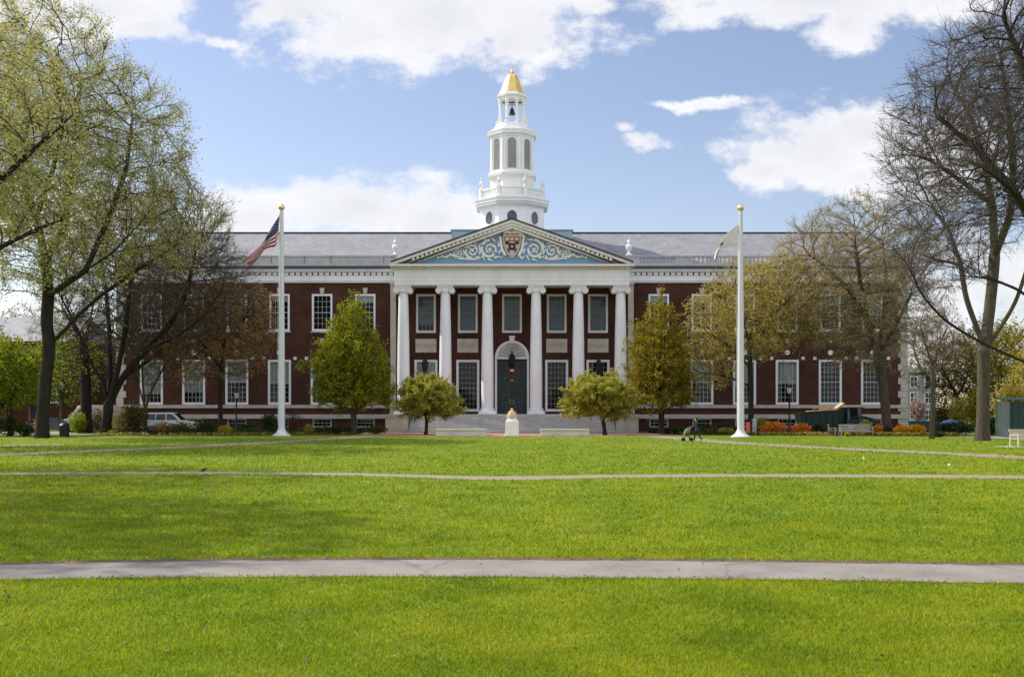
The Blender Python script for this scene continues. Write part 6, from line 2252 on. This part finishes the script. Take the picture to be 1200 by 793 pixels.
d = 104
mb = MB()
nx, ny = 26, 14
r = np.random.default_rng(9)
for i in range(nx):
    for j in range(ny):
        u, v = i / (nx - 1) * 2 - 1, j / (ny - 1) * 2 - 1
        h = max(0, 1 - abs(u) ** 3) * max(0, 1 - abs(v) ** 3)
        mb.v.append((u * 1.9, v * 1.1, h * (.85 + .30 * math.sin(3 * u + 1) + .15 * math.sin(7 * u + 5 * v)) + .01 + .04 * r.normal() * (h > .1)))
for i in range(nx - 1):
    for j in range(ny - 1):
        k = i * ny + j
        mb.f.append((k, k + ny, k + ny + 1, k + 1)); mb.m.append(0)
o = mb.build('tarpaulin_heap', MT['blue'], None, smooth=True); o.location = (X(1110, d), d, 0)
tag(o, 'blue tarpaulin draped over a heap behind the thin two-tone trunk', 'tarpaulin')
d = 103
o = thing('skip_container', 'low teal-green open skip by the pink blossoming tree', 'skip', (X(1083, d), d, 0))
mb = MB()
for yy in (-.8, .76):
    mb.prism([(-1.2, 1.15), (-.9, .1), (.9, .1), (1.2, 1.15)], yy, yy + .04)
for s in (-1, 1):
    mb.obox((s * 1.05, 0, .62), (.02, 0, 0), (0, .76, 0), (s * .15, 0, .525))
mb.box(-.9, .9, -.755, .755, .06, .099)
mb.build('body', MT['green_steel'], o)
for s in (-1, 1):
    mb = MB(); mb.tube([(s * .7, -.86, .9), (s * .7, -.805, .9)], .07, 10)
    mb.build('lifting_lug', MT['black'], o)


# ------------------------------------------------------------------ cars
def car(name, label, cat, x, y, rz, L, prof, belt, glass_polys, hw, wheels, paint, wr=.36):
    """prof: side outline (x,z), heading +x"""
    o = thing(name, label, cat, (x, y, 0), rz)
    bm = MB()
    n = len(prof)
    # rounded sides: the outline is repeated across the width, drawn in above the belt line
    ws = [(-1.0, .0), (-.96, .06), (.96, .06), (1.0, .0)]
    rows = []
    for k, (w, _) in enumerate([(-1, 0), (-.93, 0), (.93, 0), (1, 0)]):
        row = []
        for (px_, pz) in prof:
            t = max(0, pz - belt) / 0.85
            yy = w * hw * (1 - .20 * t)
            inset = .05 if abs(w) == 1 else 0
            row.append((px_ * (1 - inset * .4), yy, pz - (inset if pz > belt + .3 else 0)))
        rows.append(row)
    for row in rows:
        bm.v.extend(row)
    for a in range(3):
        for i in range(n):
            j = (i + 1) % n
            bm.f.append((a * n + i, a * n + j, (a + 1) * n + j, (a + 1) * n + i)); bm.m.append(0)
    bm.f.append(tuple(range(n))); bm.m.append(0); bm.f.append(tuple(range(3 * n, 4 * n))[::-1]); bm.m.append(0)
    body = bm.build('body', paint, o, smooth=True)
    for kind, poly in glass_polys:
        for s in (-1, 1):
            g = MB()
            vs = []
            for (px_, pz) in poly:
                t = max(0, pz - belt) / .85
                vs.append((px_, s * (hw * (1 - .20 * t) + .012), pz))
            g.add(vs, [tuple(range(len(vs)))])
            g.build('side_window', MT['car_glass'], o)
    for wx in wheels:
        for s in (-1, 1):
            w = MB(); w.tube([(wx, s * (hw - .20), wr), (wx, s * (hw - .18), wr), (wx, s * (hw + .01), wr), (wx, s * (hw + .03), wr)], [wr * .92, wr, wr, wr * .92], 24)
            wo = w.build('wheel', MT['rubber'], o, smooth=True)
            w = MB(); w.tube([(wx, s * (hw + .031), wr), (wx, s * (hw + .045), wr)], [wr * .66, wr * .60], 16)
            w.build('rim', MT['rim'], wo)
    xf = max(p[0] for p in prof); xr = min(p[0] for p in prof)
    for s in (-1, 1):
        g = MB(); g.box(xf - .10, xf + .015, s * (hw - .28) - .16, s * (hw - .28) + .16, belt - .32, belt - .14)
        g.build('headlight', MT['lamp_clear'], o, bevel=.02)
        g = MB(); g.box(xr - .015, xr + .10, s * (hw - .14) - .10, s * (hw - .14) + .10, belt - .30, belt + .12)
        g.build('tail_lamp', MT['lamp_red'], o, bevel=.02)
    return o


suv = [(-2.45, .42), (-2.50, .95), (-2.42, 1.25), (-2.28, 1.84), (-2.1, 1.93), (.25, 1.95), (.50, 1.88), (1.22, 1.20), (2.20, 1.08), (2.48, .92), (2.50, .45), (2.2, .36), (-2.2, .36)]
gl = [('rear', [(-2.18, 1.30), (-2.05, 1.78), (-1.15, 1.80), (-1.15, 1.28)]), ('mid', [(-1.05, 1.28), (-1.05, 1.80), (-.20, 1.80), (-.20, 1.27)]), ('front', [(-.10, 1.27), (-.10, 1.80), (.36, 1.78), (.98, 1.26)])]
c1 = car('parked_car', 'white high-roofed estate car half hidden by bushes before the left wing', 'car', X(200, 99), 99, 0, 5, suv, 1.22, gl, .93, (-1.5, 1.55), MT['car_white'], .38)
g = MB(); g.add([(.52, -.70, 1.86), (1.20, -.78, 1.235), (1.20, .78, 1.235), (.52, .70, 1.86)], [(0, 1, 2, 3)], 0)
for i in range(4):
    v = g.v[i]; g.v[i] = (v[0] + .012, v[1], v[2] + .02)
g.build('windscreen', MT['car_glass'], c1)
sed = [(-2.25, .40), (-2.30, .85), (-2.2, .98), (-1.45, 1.05), (-.85, 1.42), (.15, 1.45), (.95, 1.02), (2.05, .90), (2.28, .72), (2.28, .42), (2.0, .32), (-2.0, .32)]
gl2 = [('rear', [(-1.25, 1.03), (-.80, 1.36), (-.32, 1.38), (-.32, 1.02)]), ('front', [(-.24, 1.02), (-.24, 1.38), (.12, 1.38), (.68, 1.01)])]
c2 = car('parked_car', 'dark low saloon car parked behind the forked elm trunk', 'car', X(64, 103), 103, 0.05, 4.6, sed, .98, gl2, .88, (-1.4, 1.4), MT['car_dark'], .33)
g = MB(); g.add([(.19, -.62, 1.44), (.93, -.74, 1.04), (.93, .74, 1.04), (.19, .62, 1.44)], [(0, 1, 2, 3)])
for i in range(4):
    v = g.v[i]; g.v[i] = (v[0] + .012, v[1], v[2] + .02)
g.build('windscreen', MT['car_glass'], c2)
van = [(-2.75, .42), (-2.80, 1.1), (-2.72, 2.55), (-2.55, 2.68), (1.2, 2.70), (1.55, 2.55), (2.20, 1.50), (2.72, 1.25), (2.80, .85), (2.80, .45), (2.5, .36), (-2.5, .36)]
c3 = car('parked_van', 'pale pinkish-white van parked beyond the thick dark trunk and the vase-shaped tree', 'van', X(112, 108), 108, PI, 5.6, van, 1.45, [('front', [(.55, 1.5), (.55, 2.3), (1.30, 2.3), (1.90, 1.5)])], 1.0, (-1.7, 1.75), MT['van'], .38)
g = MB(); g.add([(1.58, -.72, 2.48), (2.16, -.95, 1.56), (2.16, .95, 1.56), (1.58, .72, 2.48)], [(0, 1, 2, 3)])
for i in range(4):
    v = g.v[i]; g.v[i] = (v[0] + .02, v[1], v[2] + .03)
g.build('windscreen', MT['car_glass'], c3)


# ------------------------------------------------------------------ buildings beyond the ends
def simple_house(name, label, x0, x1, y, depth, h, ridge, wallm, roofm, wins, ground=0):
    o = thing(name, label, 'building', ((x0 + x1) / 2, y, 0))
    cx = (x0 + x1) / 2; a, b = x0 - cx, x1 - cx
    mb = MB()
    ops = [(wx - w / 2 - cx, wx + w / 2 - cx, z0, z1) for wx, w, z0, z1 in wins]
    wall_mesh(mb, a, b, 0, h, 0, ops, .2)
    mb.add([(a, 0, 0), (a, depth, 0), (a, depth, h), (a, 0, h)], [(0, 1, 2, 3)]); mb.add([(b, 0, 0), (b, 0, h), (b, depth, h), (b, depth, 0)], [(0, 1, 2, 3)])
    mb.add([(a, depth, 0), (a, depth, h), (b, depth, h), (b, depth, 0)], [(0, 1, 2, 3)])
    mb.build('wall', [wallm, MT['dark']], o)
    mb = MB()
    e = .5
    if ridge > h:
        mb.add([(a - e, -e, h - .1), (b + e, -e, h - .1), (b - 2, depth / 2, ridge), (a + 2, depth / 2, ridge), (b + e, depth + e, h - .1), (a - e, depth + e, h - .1)],
               [(0, 1, 2, 3), (3, 2, 4, 5), (1, 4, 2), (0, 3, 5), (0, 5, 4, 1)])
    else:
        mb.box(a - .2, b + .2, -.2, depth + .2, h + .002, h + .5)
    mb.build('roof', roofm, o)
    for wx, w, z0, z1 in wins:
        f = MB(); hh = z1 - z0
        for q in ((-w / 2, -w / 2 + .12, 0, hh), (w / 2 - .12, w / 2, 0, hh), (-w / 2 + .12, w / 2 - .12, hh - .12, hh), (-w / 2 + .12, w / 2 - .12, 0, .12), (-.03, .03, .12, hh - .12), (-w / 2 + .12, -.03, hh / 2 - .04, hh / 2 + .04), (.03, w / 2 - .12, hh / 2 - .04, hh / 2 + .04)):
            f.box(q[0], q[1], -.03, .10, q[2], q[3])
        wo = f.build('window', MT['white'], o); wo.location = (wx - cx, 0, z0)
        p = MB().add([(-w / 2 + .1, .07, .1), (w / 2 - .1, .07, .1), (w / 2 - .1, .07, hh - .1), (-w / 2 + .1, .07, hh - .1)], [(0, 1, 2, 3)])
        p.build('pane', MT['glass'], wo)
    return o


d = 128
simple_house('brick_house', 'dark brick house with grey hipped roof beyond the trees on the left', X(-150, d), X(97, d), d, 14, Z(399, d), Z(372, d + 7), MT['brick'], MT['slate'],
             [(X(px, d), 1.6, z, z + 2.3) for px in (66, 22, -22, -66, -110) for z in (3.1, 6.9)])
d = 148
simple_house('rendered_building', 'flat-roofed grey-blue building standing beyond the right end of the library', X(1050, d), X(1097, d), d, 12, Z(436, d), 0, MT['plaster'], MT['concrete'],
             [(X(px, d), 1.1, z, z + 1.6) for px in (1071, 1088) for z in (.9, 3.2, 5.4)])


# ------------------------------------------------------------------ person with a pushchair, bird, scraps of paper
def person(label, x, y, rz, s):
    o = thing('person', label, 'person', (x, y, 0), rz)
    J = {'pelvis': (0, 0, .90, .135), 'spine': (-.03, 0, 1.08, .125), 'chest': (-.07, 0, 1.26, .145), 'neck': (-.11, 0, 1.40, .058), 'jaw': (-.145, 0, 1.47, .078), 'head': (-.14, 0, 1.555, .098), 'crown': (-.125, 0, 1.63, .075),
         'hipL': (0, .09, .85, .105), 'kneeL': (-.17, .09, .49, .068), 'ankL': (-.24, .09, .11, .045), 'toeL': (-.40, .09, .045, .036),
         'hipR': (0, -.09, .85, .105), 'kneeR': (.05, -.09, .47, .068), 'ankR': (.27, -.09, .15, .045), 'toeR': (.15, -.09, .045, .034),
         'shL': (-.08, .18, 1.33, .07), 'elL': (-.18, .23, 1.06, .052), 'wrL': (-.43, .19, 1.01, .034), 'palL': (-.50, .185, 1.0, .036),
         'shR': (-.08, -.18, 1.33, .07), 'elR': (-.18, -.23, 1.06, .052), 'wrR': (-.43, -.19, 1.01, .034), 'palR': (-.50, -.185, 1.0, .036)}
    E = [('pelvis', 'spine'), ('spine', 'chest'), ('chest', 'neck'), ('neck', 'jaw'), ('jaw', 'head'), ('head', 'crown')]
    for q in 'LR':
        E += [('pelvis', 'hip' + q), ('hip' + q, 'knee' + q), ('knee' + q, 'ank' + q), ('ank' + q, 'toe' + q), ('chest', 'sh' + q), ('sh' + q, 'el' + q), ('el' + q, 'wr' + q), ('wr' + q, 'pal' + q)]
    names = list(J)
    me = bpy.data.meshes.new('skeleton')
    me.from_pydata([J[n][:3] for n in names], [(names.index(a), names.index(b)) for a, b in E], [])
    t = bpy.data.objects.new('skeleton', me); COL.objects.link(t)
    sk = t.modifiers.new('skin', 'SKIN'); sk.use_smooth_shade = True
    t.modifiers.new('sub', 'SUBSURF').levels = 2
    for i, n in enumerate(names):
        v = me.skin_vertices[0].data[i]; v.radius = (J[n][3], J[n][3]); v.use_root = (n == 'pelvis')
    dg = bpy.context.evaluated_depsgraph_get(); dg.update()
    body = bpy.data.meshes.new_from_object(t.evaluated_get(dg))
    bpy.data.objects.remove(t)
    bm = bmesh.new(); bm.from_mesh(body)
    # fingers and face join the same mesh
    ex = MB()
    for s_ in (-1, 1):
        for k, (dz, L) in enumerate(((.027, .075), (.009, .085), (-.009, .08), (-.027, .062))):
            ex.tube([(-.52, s_ * .185, 1.0 + dz), (-.52 - L * .55, s_ * .185, 1.0 + dz), (-.52 - L * .7, s_ * .165, .995 + dz), (-.52 - L * .45, s_ * .150, .995 + dz)], [.010, .009, .009, .008], 6)
        ex.tube([(-.48, s_ * .17, 1.03), (-.515, s_ * .145, 1.035), (-.535, s_ * .135, 1.02)], [.012, .010, .009], 6)
        ex.sphere((-.222, s_ * .034, 1.565), .013, 4)
        ex.sphere((-.135, s_ * .098, 1.545), .026, 4, 0, .6, .35, 1)
    ex.tube([(-.228, 0, 1.565), (-.250, 0, 1.528), (-.228, 0, 1.520)], [.010, .016, .012], 6)
    ex.tube([(-.222, -.028, 1.487), (-.228, 0, 1.485), (-.222, .028, 1.487)], .008, 5)
    m2 = ex.mesh('extra', [MT['skin']])
    bm.from_mesh(m2)
    for f in bm.faces:
        c = f.calc_center_median()
        f.smooth = True
        if c.z > 1.405 or c.x < -.455:
            f.material_index = 0
        elif c.z > .78 and abs(c.x) < .5:
            f.material_index = 1
        elif c.z < .095 or (c.x > .1 and c.z < .16):
            f.material_index = 3
        else:
            f.material_index = 2
    body2 = bpy.data.meshes.new('body'); bm.to_mesh(body2); bm.free()
    for m in ('skin', 'coat', 'trousers', 'rubber'):
        body2.materials.append(MT[m])
    b = link('body', body2, o)
    hb_ = MB(); hb_.sphere((-.110, 0, 1.578), .118, 8, 0, 1.0, .95, 1.02)
    hb_.v = [(max(v[0], -.185 + max(0, 1.60 - v[2]) * 1.1), v[1], v[2]) for v in hb_.v]
    hb_.build('hair', MT['hair'], o, smooth=True)
    sk_ = MB(); sk_.lathe([(.20, .70), (.185, .85), (.165, .98), (.15, 1.06)], (-.005, 0, 0), 18, 0, 0, False, .95, 1.05)
    sk_.build('coat_skirt', MT['coat'], o, smooth=True)
    o.scale = (s, s, s)
    return o


d = 72.0
person('person in a dark green coat walking left along the path behind a pushchair', X(817.5, d), d, 0, .93)
o = thing('pushchair', 'small pushchair with leaf-green hood and rust-red seat pushed along the path', 'pushchair', (X(806, d), d, 0), 0)
mb = MB()
for s in (-1, 1):
    mb.tube([(.18, s * .2, .94), (.05, s * .2, .62), (-.30, s * .2, .12)], .016, 6)
    mb.tube([(-.10, s * .2, .45), (.22, s * .2, .12)], .016, 6)
mb.bar((.18, -.2, .94), (.18, .2, .94), .018); mb.bar((-.30, -.2, .12), (-.30, .2, .12), .014); mb.bar((.22, -.2, .12), (.22, .2, .12), .014)
mb.build('frame', MT['black'], o)
mb = MB(); mb.obox((-.08, 0, .42), (.20, 0, -.05), (0, .18, 0), (.02, 0, .05)); mb.obox((.10, 0, .60), (.04, 0, .02), (0, .18, 0), (.09, 0, .20))
mb.build('seat', MT['rust_cloth'], o, bevel=.03)
mb = MB()
ar = [(.12 - .36 * math.sin(PI * k / 20), .50 + .38 * math.cos(PI * k / 20)) for k in range(0, 11)]
mb.prism(ar + [(.08, .60)], -.20, .20)
mb.build('hood', MT['green_cloth'], o)
for wx in (-.30, .22):
    for s in (-1, 1):
        w = MB(); w.tube([(wx, s * .22, .115), (wx, s * .245, .115)], .115, 18)
        w.build('wheel', MT['rubber'], o)

d = D(553.3)
bm_ = MB()
bm_.tube([(-.20, 0, .12), (-.12, 0, .16), (.0, 0, .19), (.12, 0, .21), (.19, 0, .27), (.24, 0, .32), (.29, 0, .33)], [.02, .06, .095, .085, .05, .045, .03], 10)
bm_.tube([(.28, 0, .33), (.36, 0, .31)], [.018, .004], 6)
bm_.tube([(-.16, 0, .15), (-.36, 0, .10)], [.05, .03], 6, 0, .4)
for s in (-1, 1):
    bm_.tube([(.02, s * .04, .13), (.03, s * .045, .0)], .010, 5); bm_.tube([(.03, s * .045, .008), (.09, s * .05, .004)], .008, 4)
o = bm_.build('bird', MT['bird'], None, smooth=True); o.location = (X(238, d), d, 0); o.scale = (.42, .42, .42)
tag(o, 'small dark bird standing on the grass beside the cross path', 'bird')
for i, (px, py, lab) in enumerate(((1112.5, 545.5, 'crumpled scrap of white paper on the grass, nearest the right edge'), (1012, 538, 'crumpled scrap of white paper on the grass before the weathered bench'))):
    d = D(py)
    r = random.Random(i + 2)
    mb = MB(); mb.sphere((0, 0, .07), .085, 5)
    mb.v = [(v[0] * r.uniform(.7, 1.3), v[1] * r.uniform(.7, 1.3), max(0.002, v[2] * r.uniform(.6, 1.3))) for v in mb.v]
    o = mb.build('paper_scrap', MT['paper'], None); o.location = (X(px, d), d, 0); o.scale = (.62, .62, .5)
    tag(o, lab, 'litter', 'white scraps on the lawn')
